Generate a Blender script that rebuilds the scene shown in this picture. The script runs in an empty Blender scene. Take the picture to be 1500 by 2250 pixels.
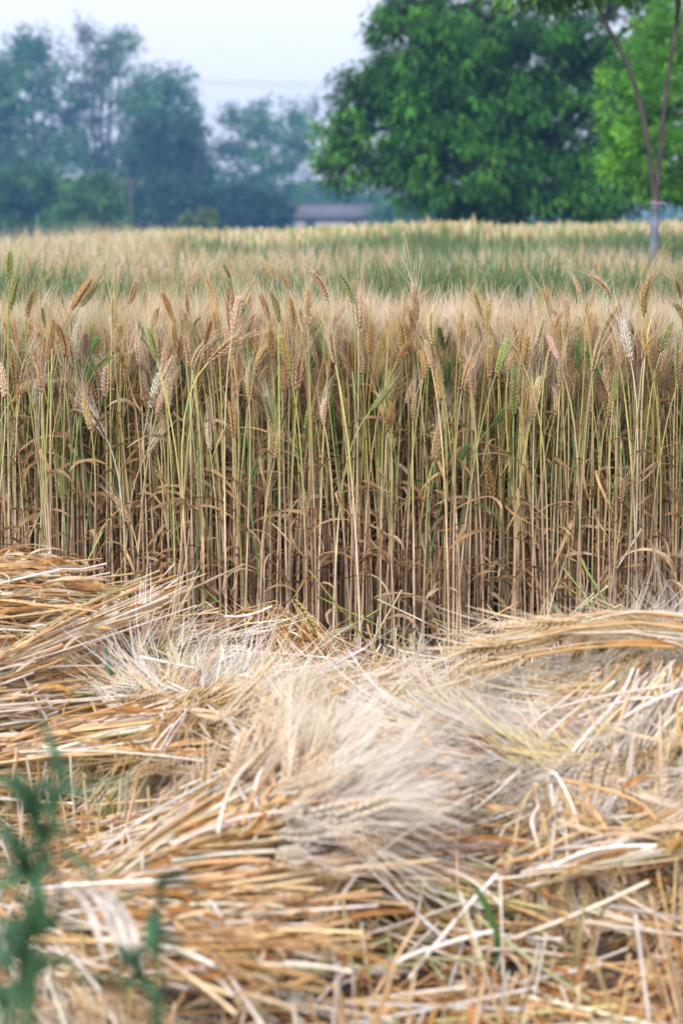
import bpy, math
import numpy as np
from mathutils import Vector, Matrix

rng = np.random.default_rng(11)
scene = bpy.context.scene

# ------------------------------------------------------------------ camera
FPX, CAMH, HOR = 4375.0, 0.90, 480.0          # focal length in photo pixels, eye height, horizon row
TH = math.atan((1125 - HOR) / FPX)
cd = bpy.data.cameras.new('camera')
cam = bpy.data.objects.new('camera', cd)
scene.collection.objects.link(cam)
scene.camera = cam
cam.location = (0, 0, CAMH)
cam.rotation_euler = (math.pi / 2 - TH, 0, 0)
cd.sensor_fit = 'VERTICAL'; cd.sensor_height = 36; cd.sensor_width = 24; cd.lens = 70
cd.clip_start = 0.05; cd.clip_end = 6000
cd.dof.use_dof = True
cd.dof.focus_distance = 4.22
cd.dof.aperture_fstop = 5.0
cd.dof.aperture_blades = 0

# ------------------------------------------------------------------ world, sun, exposure
SUN_EL, SUN_ROT = math.radians(38), math.radians(208)
w = bpy.data.worlds.new('World'); scene.world = w; w.use_nodes = True
nt = w.node_tree; nt.nodes.clear()
out = nt.nodes.new('ShaderNodeOutputWorld'); bg = nt.nodes.new('ShaderNodeBackground')
sky = nt.nodes.new('ShaderNodeTexSky'); sky.sky_type = 'NISHITA'; sky.sun_disc = False
sky.sun_elevation = SUN_EL; sky.sun_rotation = SUN_ROT
sky.air_density = 1.0; sky.dust_density = 3.0; sky.ozone_density = 1.0
mx = nt.nodes.new('ShaderNodeMixRGB'); mx.inputs[0].default_value = 0.72
mx.inputs[2].default_value = (9.2, 9.0, 10.5, 1)      # the even white of a thin overcast, laid over the clear sky
nt.links.new(sky.outputs[0], mx.inputs[1]); nt.links.new(mx.outputs[0], bg.inputs[0])
bg.inputs[1].default_value = 0.10
nt.links.new(bg.outputs[0], out.inputs[0])
sd = bpy.data.lights.new('sun', 'SUN'); sd.energy = 1.5; sd.angle = math.radians(12); sd.color = (1, 0.95, 0.88)
so = bpy.data.objects.new('sun', sd); scene.collection.objects.link(so)
_d = Vector((math.sin(SUN_ROT) * math.cos(SUN_EL), math.cos(SUN_ROT) * math.cos(SUN_EL), math.sin(SUN_EL)))
so.rotation_euler = _d.to_track_quat('Z', 'Y').to_euler()
scene.view_settings.view_transform = 'Standard'; scene.view_settings.look = 'None'
scene.view_settings.exposure = 0.72; scene.view_settings.gamma = 1.0
scene.cycles.use_denoising = True
scene.cycles.max_bounces = 7; scene.cycles.diffuse_bounces = 2; scene.cycles.volume_bounces = 1
scene.cycles.transparent_max_bounces = 8

# ------------------------------------------------------------------ pixel -> place
def ray(px, py):
    x = (px - 750) / FPX; y = -(py - 1125) / FPX
    f = np.array([0, math.cos(TH), -math.sin(TH)]); u = np.array([0, math.sin(TH), math.cos(TH)])
    return np.array([x, 0, 0]) + y * u + f
def at_y(px, py, Y):
    r = ray(px, py); return np.array([0, 0, CAMH]) + r * (Y / r[1])
def at_z(px, py, z):
    r = ray(px, py); return np.array([0, 0, CAMH]) + r * ((z - CAMH) / r[2])
def to_px(p):
    f = np.array([0, math.cos(TH), -math.sin(TH)]); u = np.array([0, math.sin(TH), math.cos(TH)])
    q = np.asarray(p) - np.array([0, 0, CAMH]); d = q @ f
    return 750 + FPX * q[..., 0] / d, 1125 - FPX * (q @ u) / d

# ------------------------------------------------------------------ materials
def mat_tint(name, rough=0.55, spec=0.3, var=0.25, scale=60.0, trans=0.0, stretch=(1, 1, 1)):
    m = bpy.data.materials.new(name); m.use_nodes = True
    t = m.node_tree; b = t.nodes['Principled BSDF']; o = t.nodes['Material Output']
    a = t.nodes.new('ShaderNodeAttribute'); a.attribute_name = 'tint'
    tc = t.nodes.new('ShaderNodeTexCoord'); mp = t.nodes.new('ShaderNodeMapping'); mp.inputs['Scale'].default_value = stretch
    n = t.nodes.new('ShaderNodeTexNoise'); n.inputs['Scale'].default_value = scale; n.inputs['Detail'].default_value = 3
    r = t.nodes.new('ShaderNodeMapRange'); r.inputs[1].default_value = 0.3; r.inputs[2].default_value = 0.7
    r.inputs[3].default_value = 1 - var; r.inputs[4].default_value = 1 + var
    v = t.nodes.new('ShaderNodeVectorMath'); v.operation = 'SCALE'
    t.links.new(tc.outputs['Object'], mp.inputs[0]); t.links.new(mp.outputs[0], n.inputs['Vector'])
    oi = t.nodes.new('ShaderNodeObjectInfo'); r2 = t.nodes.new('ShaderNodeMapRange'); r2.inputs[3].default_value = .88; r2.inputs[4].default_value = 1.12
    ml = t.nodes.new('ShaderNodeMath'); ml.operation = 'MULTIPLY'
    t.links.new(oi.outputs['Random'], r2.inputs[0]); t.links.new(r.outputs[0], ml.inputs[0]); t.links.new(r2.outputs[0], ml.inputs[1])
    t.links.new(n.outputs[0], r.inputs[0]); t.links.new(a.outputs['Color'], v.inputs[0]); t.links.new(ml.outputs[0], v.inputs['Scale'])
    t.links.new(v.outputs[0], b.inputs['Base Color'])
    b.inputs['Roughness'].default_value = rough; b.inputs['Specular IOR Level'].default_value = spec
    if trans:
        tr = t.nodes.new('ShaderNodeBsdfTranslucent'); ms = t.nodes.new('ShaderNodeMixShader'); ms.inputs[0].default_value = trans
        t.links.new(v.outputs[0], tr.inputs[0]); t.links.new(b.outputs[0], ms.inputs[1]); t.links.new(tr.outputs[0], ms.inputs[2])
        t.links.new(ms.outputs[0], o.inputs[0])
    return m
M_STRAW = mat_tint('straw', 0.42, 0.5, 0.18, 40, stretch=(1, 1, 1))
M_EAR = mat_tint('wheat_ear', 0.6, 0.3, 0.22, 300)
M_AWN = mat_tint('awn', 0.45, 0.45, 0.1, 100, trans=0.25)
M_DRY = mat_tint('dry_leaf', 0.6, 0.3, 0.3, 60, trans=0.3)
M_LEAF = mat_tint('foliage', 0.5, 0.4, 0.3, 1.2, trans=0.25)
M_WEED = mat_tint('weed_leaf', 0.5, 0.4, 0.2, 30, trans=0.2)
M_BARK = mat_tint('bark', 0.85, 0.2, 0.35, 18, stretch=(1, 1, 0.3))
M_PAINT = mat_tint('painted_surface', 0.8, 0.2, 0.25, 6)

def mat_soil():
    m = bpy.data.materials.new('soil'); m.use_nodes = True; t = m.node_tree; b = t.nodes['Principled BSDF']
    g = t.nodes.new('ShaderNodeNewGeometry'); n = t.nodes.new('ShaderNodeTexNoise'); n.inputs['Scale'].default_value = 25; n.inputs['Detail'].default_value = 8
    r = t.nodes.new('ShaderNodeValToRGB'); r.color_ramp.elements[0].position = 0.3; r.color_ramp.elements[0].color = (0.05, 0.032, 0.02, 1)
    r.color_ramp.elements[1].position = 0.75; r.color_ramp.elements[1].color = (0.16, 0.105, 0.065, 1)
    n2 = t.nodes.new('ShaderNodeTexNoise'); n2.inputs['Scale'].default_value = 0.15
    r2 = t.nodes.new('ShaderNodeValToRGB'); r2.color_ramp.elements[0].color = (0.06, 0.10, 0.035, 1); r2.color_ramp.elements[1].color = (0.16, 0.16, 0.07, 1)
    sp = t.nodes.new('ShaderNodeSeparateXYZ'); mr = t.nodes.new('ShaderNodeMapRange'); mr.inputs[1].default_value = 5.8; mr.inputs[2].default_value = 7.5
    mixn = t.nodes.new('ShaderNodeMixRGB'); bp = t.nodes.new('ShaderNodeBump'); bp.inputs['Distance'].default_value = 0.02
    t.links.new(g.outputs['Position'], n.inputs['Vector']); t.links.new(g.outputs['Position'], n2.inputs['Vector']); t.links.new(g.outputs['Position'], sp.inputs[0])
    t.links.new(n.outputs[0], r.inputs[0]); t.links.new(n2.outputs[0], r2.inputs[0]); t.links.new(sp.outputs[1], mr.inputs[0])
    t.links.new(mr.outputs[0], mixn.inputs[0]); t.links.new(r.outputs[0], mixn.inputs[1]); t.links.new(r2.outputs[0], mixn.inputs[2])
    t.links.new(mixn.outputs[0], b.inputs['Base Color']); t.links.new(n.outputs[0], bp.inputs['Height']); t.links.new(bp.outputs[0], b.inputs['Normal'])
    b.inputs['Roughness'].default_value = 0.95
    return m
M_SOIL = mat_soil()

# ------------------------------------------------------------------ mesh batches
def nrm(a):
    return a / np.maximum(np.linalg.norm(a, axis=-1, keepdims=True), 1e-9)
def bc(C, n, k):
    C = np.asarray(C, float)
    if C.ndim == 1: C = C[None, None]
    elif C.ndim == 2: C = C[:, None]
    return np.broadcast_to(C, (n, k, 3))
class MB:
    def __init__(s): s.V = []; s.F = []; s.C = []; s.n = 0
    def raw(s, V, F, C):
        s.V.append(V); s.F.append(F + s.n); s.C.append(C); s.n += len(V)
    def tubes(s, P, R, C, sides=4):
        P = np.asarray(P, float)
        if P.ndim == 2: P = P[None]
        n, k, _ = P.shape
        R = np.broadcast_to(np.asarray(R, float), (n, k)) if np.ndim(R) != 1 else np.broadcast_to(np.asarray(R, float)[None] if len(R) == k else np.asarray(R, float)[:, None], (n, k))
        C = bc(C, n, k)
        T = nrm(np.gradient(P, axis=1)); avg = nrm(P[:, -1] - P[:, 0] + 1e-7)
        ref = np.where(np.abs(avg[:, 2:3]) > 0.9, [[1.0, 0, 0]], [[0, 0, 1.0]])
        U = nrm(np.cross(T, ref[:, None])); W = np.cross(T, U)
        a = np.arange(sides) * 2 * math.pi / sides
        V = P[:, :, None] + R[:, :, None, None] * (np.cos(a)[None, None, :, None] * U[:, :, None] + np.sin(a)[None, None, :, None] * W[:, :, None])
        i = np.arange(n)[:, None, None] * k * sides; j = np.arange(k - 1)[None, :, None] * sides; q = np.arange(sides)[None, None]
        q2 = (q + 1) % sides
        F = np.stack([i + j + q, i + j + q2, i + j + sides + q2, i + j + sides + q], -1).reshape(-1, 4)
        s.raw(V.reshape(-1, 3), F, np.repeat(C[:, :, None], sides, 2).reshape(-1, 3))
    def ribbons(s, P, W, S, C, fold=0.0):
        P = np.asarray(P, float)
        if P.ndim == 2: P = P[None]
        n, k, _ = P.shape
        W = np.broadcast_to(np.asarray(W, float), (n, k)); S = np.asarray(S, float)
        if S.ndim == 1: S = S[None]
        if S.ndim == 2: S = S[:, None]
        S = np.broadcast_to(S, (n, k, 3)); C = bc(C, n, k)
        T = nrm(np.gradient(P, axis=1)); S = nrm(S - T * (S * T).sum(-1, keepdims=True))
        c = 2
        if fold:
            N = np.cross(T, S)
            V = np.stack([P - S * W[..., None] / 2, P - N * W[..., None] * fold, P + S * W[..., None] / 2], 2); c = 3
        else:
            V = np.stack([P - S * W[..., None] / 2, P + S * W[..., None] / 2], 2)
        i = np.arange(n)[:, None, None] * k * c; j = np.arange(k - 1)[None, :, None] * c; q = np.arange(c - 1)[None, None]
        F = np.stack([i + j + q, i + j + q + 1, i + j + c + q + 1, i + j + c + q], -1).reshape(-1, 4)
        s.raw(V.reshape(-1, 3), F, np.repeat(C[:, :, None], c, 2).reshape(-1, 3))
    def box(s, lo, hi, c):
        x0, y0, z0 = lo; x1, y1, z1 = hi
        V = np.array([[x0,y0,z0],[x1,y0,z0],[x1,y1,z0],[x0,y1,z0],[x0,y0,z1],[x1,y0,z1],[x1,y1,z1],[x0,y1,z1]], float)
        F = np.array([[3,2,1,0],[4,5,6,7],[0,1,5,4],[1,2,6,5],[2,3,7,6],[3,0,4,7]])
        s.raw(V, F, np.broadcast_to(np.asarray(c, float), (8, 3)))
    def build(s, name, mat, parent=None, smooth=True, loc=None):
        V = np.concatenate(s.V); F = np.concatenate(s.F); C = np.concatenate(s.C)
        if loc is not None: V = V - np.asarray(loc)
        me = bpy.data.meshes.new(name)
        me.vertices.add(len(V)); me.vertices.foreach_set('co', V.astype(np.float32).ravel())
        me.loops.add(F.size); me.loops.foreach_set('vertex_index', F.astype(np.int32).ravel())
        me.polygons.add(len(F)); me.polygons.foreach_set('loop_start', (np.arange(len(F)) * 4).astype(np.int32))
        me.polygons.foreach_set('loop_total', np.full(len(F), 4, np.int32))
        me.update(calc_edges=True)
        at = me.color_attributes.new('tint', 'FLOAT_COLOR', 'POINT')
        at.data.foreach_set('color', np.concatenate([np.clip(C, 0, 1), np.ones((len(C), 1))], 1).astype(np.float32).ravel())
        if smooth: me.polygons.foreach_set('use_smooth', np.ones(len(F), bool))
        me.materials.append(mat)
        o = bpy.data.objects.new(name, me); scene.collection.objects.link(o)
        if parent is not None: o.parent = parent
        return o
def empty(name, loc, label, cat, group=None):
    o = bpy.data.objects.new(name, None); scene.collection.objects.link(o); o.location = tuple(float(v) for v in loc)
    o.empty_display_size = 0.05
    return tag(o, label, cat, group)
def tag(o, label=None, cat=None, group=None, kind=None):
    if label: o['label'] = label
    if cat: o['category'] = cat
    if group: o['group'] = group
    if kind: o['kind'] = kind
    return o
def jit(c, n, v=0.15, h=0.05):
    c = np.asarray(c, float)
    return np.clip(c[None] * (1 + rng.normal(0, v, (n, 1))) * (1 + rng.normal(0, h, (n, 3))), 0.005, 0.95)
def pick(cols, p, n, v=0.12):
    p = np.asarray(p, float); p = p / p.sum()
    idx = rng.choice(len(cols), n, p=p); c = np.asarray(cols, float)[idx]
    return np.clip(c * (1 + rng.normal(0, v, (n, 1))) * (1 + rng.normal(0, 0.04, (n, 3))), 0.005, 0.95)

# ------------------------------------------------------------------ wheat kit
EARC = {'tan': (0.52, 0.37, 0.19), 'golden': (0.46, 0.32, 0.12), 'brown': (0.37, 0.22, 0.08), 'pale': (0.64, 0.49, 0.32),
        'greenish': (0.30, 0.33, 0.11), 'green': (0.12, 0.22, 0.06), 'white': (0.66, 0.58, 0.45)}
AWNC = {'tan': (0.80, 0.65, 0.42), 'golden': (0.70, 0.51, 0.25), 'brown': (0.60, 0.41, 0.20), 'pale': (0.85, 0.75, 0.60),
        'greenish': (0.56, 0.56, 0.30), 'green': (0.36, 0.45, 0.18), 'white': (0.87, 0.83, 0.75)}
STEMC = {'tan': (0.50, 0.43, 0.17), 'golden': (0.46, 0.40, 0.12), 'brown': (0.48, 0.36, 0.17), 'pale': (0.56, 0.50, 0.27),
         'greenish': (0.34, 0.41, 0.13), 'green': (0.16, 0.29, 0.11), 'white': (0.70, 0.62, 0.44)}
LOWC = np.array([(0.66, 0.48, 0.33), (0.56, 0.39, 0.25), (0.73, 0.59, 0.41), (0.50, 0.34, 0.22)])
LEAFC = np.array([(0.40, 0.25, 0.12), (0.52, 0.35, 0.18), (0.30, 0.18, 0.085), (0.60, 0.45, 0.28)])

def ear_template(r, detail, L=0.085, curve=0.0, nsp=18, awn=0.078, aw_spread=0.22, nawn=2, awid=1.0):
    """ear standing on +Z from the origin: returns (V,F,shade) of the grain body and (V,F) of the awns"""
    body, aw = MB(), MB()
    i = np.arange(nsp); side = np.where(i % 2, 1.0, -1.0); z = (i + 0.3) / nsp * (L - 0.010)
    env = np.sin(np.clip((i + 1.5) / (nsp + 1.5), 0, 1) * math.pi) ** 0.35
    lobes = [-1, 0, 1] if detail else [0]
    for l in lobes:
        P0 = np.stack([side * 0.0018, np.full(nsp, l * 0.0022), z], 1)
        D = nrm(np.stack([side * 0.40 * env + r.normal(0, .05, nsp), l * 0.38 * env + r.normal(0, .05, nsp), np.ones(nsp)], 1))
        ln = (0.0140 if l else 0.0165) * env * r.uniform(0.9, 1.1, nsp)
        t = np.array([0, .28, .65, 1.0]); rad = np.array([.35, 1, .8, .08]) * (0.0025 if detail else 0.0044)
        P = P0[:, None] + D[:, None] * (ln[:, None] * t)[..., None]
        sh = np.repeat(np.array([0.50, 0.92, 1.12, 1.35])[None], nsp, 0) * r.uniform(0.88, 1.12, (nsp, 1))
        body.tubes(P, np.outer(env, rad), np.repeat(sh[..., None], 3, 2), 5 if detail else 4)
    for a in range(nawn):
        l = (a / max(nawn - 1, 1) - 0.5) * 2
        P0 = np.stack([side * 0.004, np.full(nsp, l * 0.0022), z + 0.011 * env], 1)
        sp = aw_spread * (0.6 + 0.7 * (1 - i / nsp))
        D = nrm(np.stack([side * sp + r.normal(0, .07, nsp), l * sp * 0.9 + r.normal(0, .10, nsp), np.ones(nsp)], 1))
        ln = awn * r.uniform(0.75, 1.2, nsp) * (0.75 + 0.35 * (i / nsp))
        t = np.linspace(0, 1, 4)
        C2 = np.stack([r.normal(0, .006, nsp), r.normal(0, .006, nsp), np.zeros(nsp)], 1)
        P = P0[:, None] + D[:, None] * (ln[:, None] * t)[..., None] + C2[:, None] * (t ** 2)[None, :, None]
        aw.ribbons(P, (np.array([.0007, .0006, .00048, .00026]) * awid if detail else np.array([.00095, .0008, .0006, .0003]))[None], nrm(r.normal(size=(nsp, 3))), np.ones(3))
    def bend(V):
        V = V.copy()
        if curve:
            zz = np.maximum(V[:, 2], 0); V[:, 0] += curve * (zz / L) ** 2 * L; V[:, 2] -= abs(curve) * 0.35 * (zz / L) ** 2 * L * 0.5
        return V
    return ((bend(np.concatenate(body.V)), np.concatenate(body.F), np.concatenate(body.C)), (bend(np.concatenate(aw.V)), np.concatenate(aw.F)))
r0 = np.random.default_rng(5)
EAR_HI = [ear_template(r0, 1, L=0.088, curve=c, nsp=n, aw_spread=s) for c, n, s in
          [(0, 18, .20), (.12, 19, .18), (-.15, 17, .26), (.25, 18, .22), (.05, 16, .30), (-.08, 20, .22), (.4, 18, .2), (0, 18, .16)]]
EAR_CUT = [ear_template(r0, 1, L=0.088, curve=c, nsp=16, awn=.10, aw_spread=.14, nawn=1, awid=2.0) for c in (0, .12, -.15, .3, .05, -.1, .2, 0)]
EAR_LO = [ear_template(r0, 0, L=0.088, curve=c, nsp=12, aw_spread=s, nawn=2) for c, s in [(0, .22), (.15, .2), (-.15, .28), (.3, .22), (0, .3)]]
EAR_FAR = [ear_template(r0, 0, L=0.088, curve=c, nsp=6, aw_spread=.25, nawn=1) for c in (0, .2, -.2)]

def frame(d, spin):
    d = nrm(np.asarray(d, float)); a = np.array([1.0, 0, 0]) if abs(d[0]) < 0.9 else np.array([0, 1.0, 0])
    x = nrm(a - d * (a @ d)); y = np.cross(d, x)
    c, s = math.cos(spin), math.sin(spin)
    return np.stack([c * x + s * y, -s * x + c * y, d], 1)
def put_ear(mb_b, mb_a, tpl, p, d, col, acol, scale=1.0, spin=None, awn_scale=1.0, squash=1.0):
    R = frame(d, rng.uniform(0, 6.28) if spin is None else spin)
    (V, F, S), (VA, FA) = tpl
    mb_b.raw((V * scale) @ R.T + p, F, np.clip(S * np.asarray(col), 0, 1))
    if mb_a is not None:
        VA = VA * scale
        mb_a.raw((VA * np.array([awn_scale, awn_scale, 1])) @ R.T + p, FA, np.broadcast_to(np.asarray(acol, float), VA.shape))

_EM = {}
def ear_obj(parent, L0, ti, p, d, cname, scale, wide):
    key = (ti, cname)
    if key not in _EM:
        (V, F, S), (VA, FA) = EAR_CUT[ti]; b, aw = MB(), MB()
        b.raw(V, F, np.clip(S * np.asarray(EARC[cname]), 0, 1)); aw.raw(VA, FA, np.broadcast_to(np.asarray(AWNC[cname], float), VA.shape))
        o = b.build('ear', M_EAR, parent); a = aw.build('awns', M_AWN, o); _EM[key] = (o.data, a.data)
    else:
        o = bpy.data.objects.new('ear', _EM[key][0]); scene.collection.objects.link(o); o.parent = parent
        a = bpy.data.objects.new('awns', _EM[key][1]); scene.collection.objects.link(a); a.parent = o
    M = Matrix(frame(d, rng.uniform(0, 6.28)).tolist()).to_4x4() @ Matrix.Scale(scale, 4); M.translation = Vector((p - L0).tolist())
    o.matrix_local = M; a.scale = (wide, wide, 1)
    return o
def stem_curve(b, e, d, k=9):
    """from the foot b to the ear's foot e, leaving in direction d"""
    b, e, d = map(np.asarray, (b, e, d)); L = np.linalg.norm(e - b)
    m1 = b + np.array([0, 0, 1]) * L * 0.45 + (e - b) * np.array([.12, .12, 0]); m2 = e - nrm(d) * L * 0.22
    t = np.linspace(0, 1, k)[:, None]
    return (1 - t) ** 3 * b + 3 * (1 - t) ** 2 * t * m1 + 3 * (1 - t) * t ** 2 * m2 + t ** 3 * e
def dry_leaf(mb, p, az, ln, col, width=0.009, up=0.8, droop=1.6, twist=1.0, k=8):
    t = np.linspace(0, 1, k); ang = math.radians(80) * up - droop * 1.5 * t ** 0.9 * 1.1
    dx = np.cos(ang); dz = np.sin(ang)
    h = np.concatenate([[0], np.cumsum((dx[1:] + dx[:-1]) / 2)]) * ln / (k - 1); v = np.concatenate([[0], np.cumsum((dz[1:] + dz[:-1]) / 2)]) * ln / (k - 1)
    az2 = az + 0.5 * twist * t ** 2 * rng.normal()
    P = np.stack([p[0] + h * np.cos(az2), p[1] + h * np.sin(az2), np.maximum(p[2] + v, 0.008)], 1)
    tw = twist * rng.normal() * t * 2.0
    S = np.stack([-math.sin(az) * np.cos(tw), math.cos(az) * np.cos(tw), np.sin(tw)], 1)
    W = width * np.array([0.6, 1, 1, .95, .85, .7, .45, .08])[:k] if k == 8 else width * (1 - t) ** 0.6
    mb.ribbons(P, W[None], S[None], col, fold=0.12)

# ------------------------------------------------------------------ ground
def gz(x, y):
    """lie of the land: level field, then a gentle fall beyond sixty metres"""
    t = np.clip((y - 60) / 90, 0, 1); return -1.1 * t * t * (3 - 2 * t)
ys = np.concatenate([np.linspace(-6, 1.2, 6), np.linspace(1.4, 7, 90), np.linspace(7.5, 60, 50), np.linspace(63, 160, 40), np.geomspace(170, 4000, 20)])
xs = np.concatenate([-np.geomspace(2500, 3, 24), np.linspace(-2.6, 2.6, 90), np.geomspace(3, 2500, 24)])
X, Y = np.meshgrid(xs, ys)
near = (Y < 7) & (np.abs(X) < 3)
Z = gz(X, Y) + near * (0.006 * np.sin(X * 31 + Y * 17) * np.sin(Y * 23 - X * 11) + 0.004 * rng.normal(size=X.shape))
g = MB(); ny, nx = X.shape
ii = (np.arange(ny - 1)[:, None] * nx + np.arange(nx - 1)[None]).ravel()
g.raw(np.stack([X, Y, Z], -1).reshape(-1, 3), np.stack([ii, ii + 1, ii + nx + 1, ii + nx], 1), np.ones((X.size, 3)))
tag(g.build('ground', M_SOIL), kind='structure')

# ------------------------------------------------------------------ the heaps' relief
HEAPS = {  # cx, cy, rx, ry, h, exponent
    'left': [(-0.66, 3.66, 0.36, 0.30, 0.235), (-0.62, 3.32, 0.30, 0.22, 0.12)],
    'small': [(-0.15, 3.78, 0.16, 0.15, 0.135)],
    'middle': [(0.10, 3.20, 0.42, 0.20, 0.09), (-0.22, 3.34, 0.18, 0.22, 0.085)],
    'right': [(0.56, 3.00, 0.30, 0.36, 0.19), (0.40, 2.80, 0.2, 0.2, 0.10)],
    'front': [(0.02, 2.68, 0.24, 0.18, 0.17), (-0.10, 2.42, 0.26, 0.10, 0.07)],
}
def heap_h(key, x, y):
    z = np.zeros(np.broadcast(x, y).shape)
    for cx, cy, rx, ry, h in HEAPS[key]:
        z = np.maximum(z, h * np.exp(-(((x - cx) / rx) ** 2 + ((y - cy) / ry) ** 2) ** 1.1))
    return z
def H(x, y):
    z = np.zeros(np.broadcast(x, y).shape)
    for k in HEAPS: z = np.maximum(z, heap_h(k, x, y))
    return z
STRAWC = [(0.73, 0.52, 0.29), (0.61, 0.39, 0.17), (0.82, 0.73, 0.60), (0.50, 0.29, 0.11), (0.50, 0.46, 0.20)]
STRAWP = [3, 3, 4, 2.6, .4]
LITC = [(0.56, 0.29, 0.09), (0.46, 0.21, 0.06), (0.62, 0.40, 0.18), (0.72, 0.56, 0.36)]

def lay(P, lift=0.0, stiff=0.55):
    """rest a polyline set (n,k,3) on the relief: straws bridge hollows but never sink below it"""
    h = H(P[..., 0], P[..., 1])
    k = P.shape[1]; t = np.linspace(0, 1, k)
    ln = h[:, :1] * (1 - t) + h[:, -1:] * t
    P = P.copy(); P[..., 2] = np.maximum(h, stiff * ln + (1 - stiff) * h) + P[..., 2] + lift
    return P
def straw_set(mb, c, ang, ln, thick, cols, r=0.0020, k=5, sides=5, tilt=0.09, bow=0.04):
    n = len(c); t = np.linspace(-0.5, 0.5, k)
    D = np.stack([np.cos(ang), np.sin(ang), np.zeros(n)], 1); N = np.stack([-np.sin(ang), np.cos(ang), np.zeros(n)], 1)
    b = rng.normal(0, bow, n) * ln
    P = c[:, None] + D[:, None] * (ln[:, None] * t)[..., None] + N[:, None] * (b[:, None] * (t * t * 4 - 1))[..., None]
    P[..., 2] = thick[:, None] + (rng.normal(0, tilt, n) * ln)[:, None] * t
    P = lay(P); P[..., 2] = np.maximum(P[..., 2], 0.004)
    mb.tubes(P, np.broadcast_to((r * rng.uniform(0.7, 1.25, n))[:, None], (n, k)), cols, sides)
def leaf_set(mb, c, ang, ln, thick, cols, wid=0.0062, k=6):
    n = len(c); t = np.linspace(-0.5, 0.5, k)
    ph = rng.uniform(0, 6.28, n); am = rng.uniform(.02, .22, n) * ln; fr = rng.uniform(2, 6, n)
    D = np.stack([np.cos(ang), np.sin(ang), np.zeros(n)], 1); N = np.stack([-np.sin(ang), np.cos(ang), np.zeros(n)], 1)
    P = c[:, None] + D[:, None] * (ln[:, None] * t)[..., None] + N[:, None] * (am[:, None] * np.sin(fr[:, None] * t + ph[:, None]))[..., None]
    P[..., 2] = thick[:, None] + am[:, None] * 0.5 * np.cos(fr[:, None] * 1.3 * t + ph[:, None] * 2)
    P = lay(P, stiff=.2); P[..., 2] = np.maximum(P[..., 2], 0.005)
    tw = ph[:, None] + rng.normal(0, 2.5, n)[:, None] * t
    S = N[:, None] * np.cos(tw)[..., None] + np.array([0, 0, 1]) * np.sin(tw)[..., None]
    W = (wid * rng.uniform(.5, 1.3, n))[:, None] * np.clip(1.0 - (2 * t) ** 4, .1, 1)[None]
    mb.ribbons(P, W, S, cols, fold=0.15)
def awn_set(mb, p, d, n, ln, spread, cols):
    """n bristles fanning from p along d"""
    D = nrm(d + rng.normal(0, spread, (n, 3)) * np.array([1, 1, .6]))
    t = np.linspace(0, 1, 4); L_ = ln * rng.uniform(.7, 1.25, n)
    P = p + D[:, None] * (L_[:, None] * t)[..., None] + rng.normal(0, .01, (n, 1, 3)) * (t ** 2)[None, :, None]
    mb.ribbons(P, np.array([.0007, .0006, .00045, .0002])[None], nrm(rng.normal(size=(n, 3))), cols)

def heap_core(key, name='shade_dark_straw_core', parent=None):
    ps = HEAPS[key]; x0 = min(p[0] - 1.6 * p[2] for p in ps); x1 = max(p[0] + 1.6 * p[2] for p in ps)
    y0 = min(p[1] - 1.6 * p[3] for p in ps); y1 = max(p[1] + 1.6 * p[3] for p in ps)
    gx, gy = np.meshgrid(np.linspace(x0, x1, 60), np.linspace(y0, y1, 60))
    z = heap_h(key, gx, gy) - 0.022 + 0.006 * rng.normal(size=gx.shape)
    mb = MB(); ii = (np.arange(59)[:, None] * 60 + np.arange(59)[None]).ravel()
    mb.raw(np.stack([gx, gy, z], -1).reshape(-1, 3), np.stack([ii, ii + 1, ii + 61, ii + 60], 1), np.broadcast_to(np.array([.15, .08, .035]), (3600, 3)) * rng.uniform(.6, 1.2, (3600, 1)))  # straw core coloured dark to stand for shadow in the gaps between straws
    return mb.build(name, M_DRY, parent, loc=parent.location if parent else None)

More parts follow.
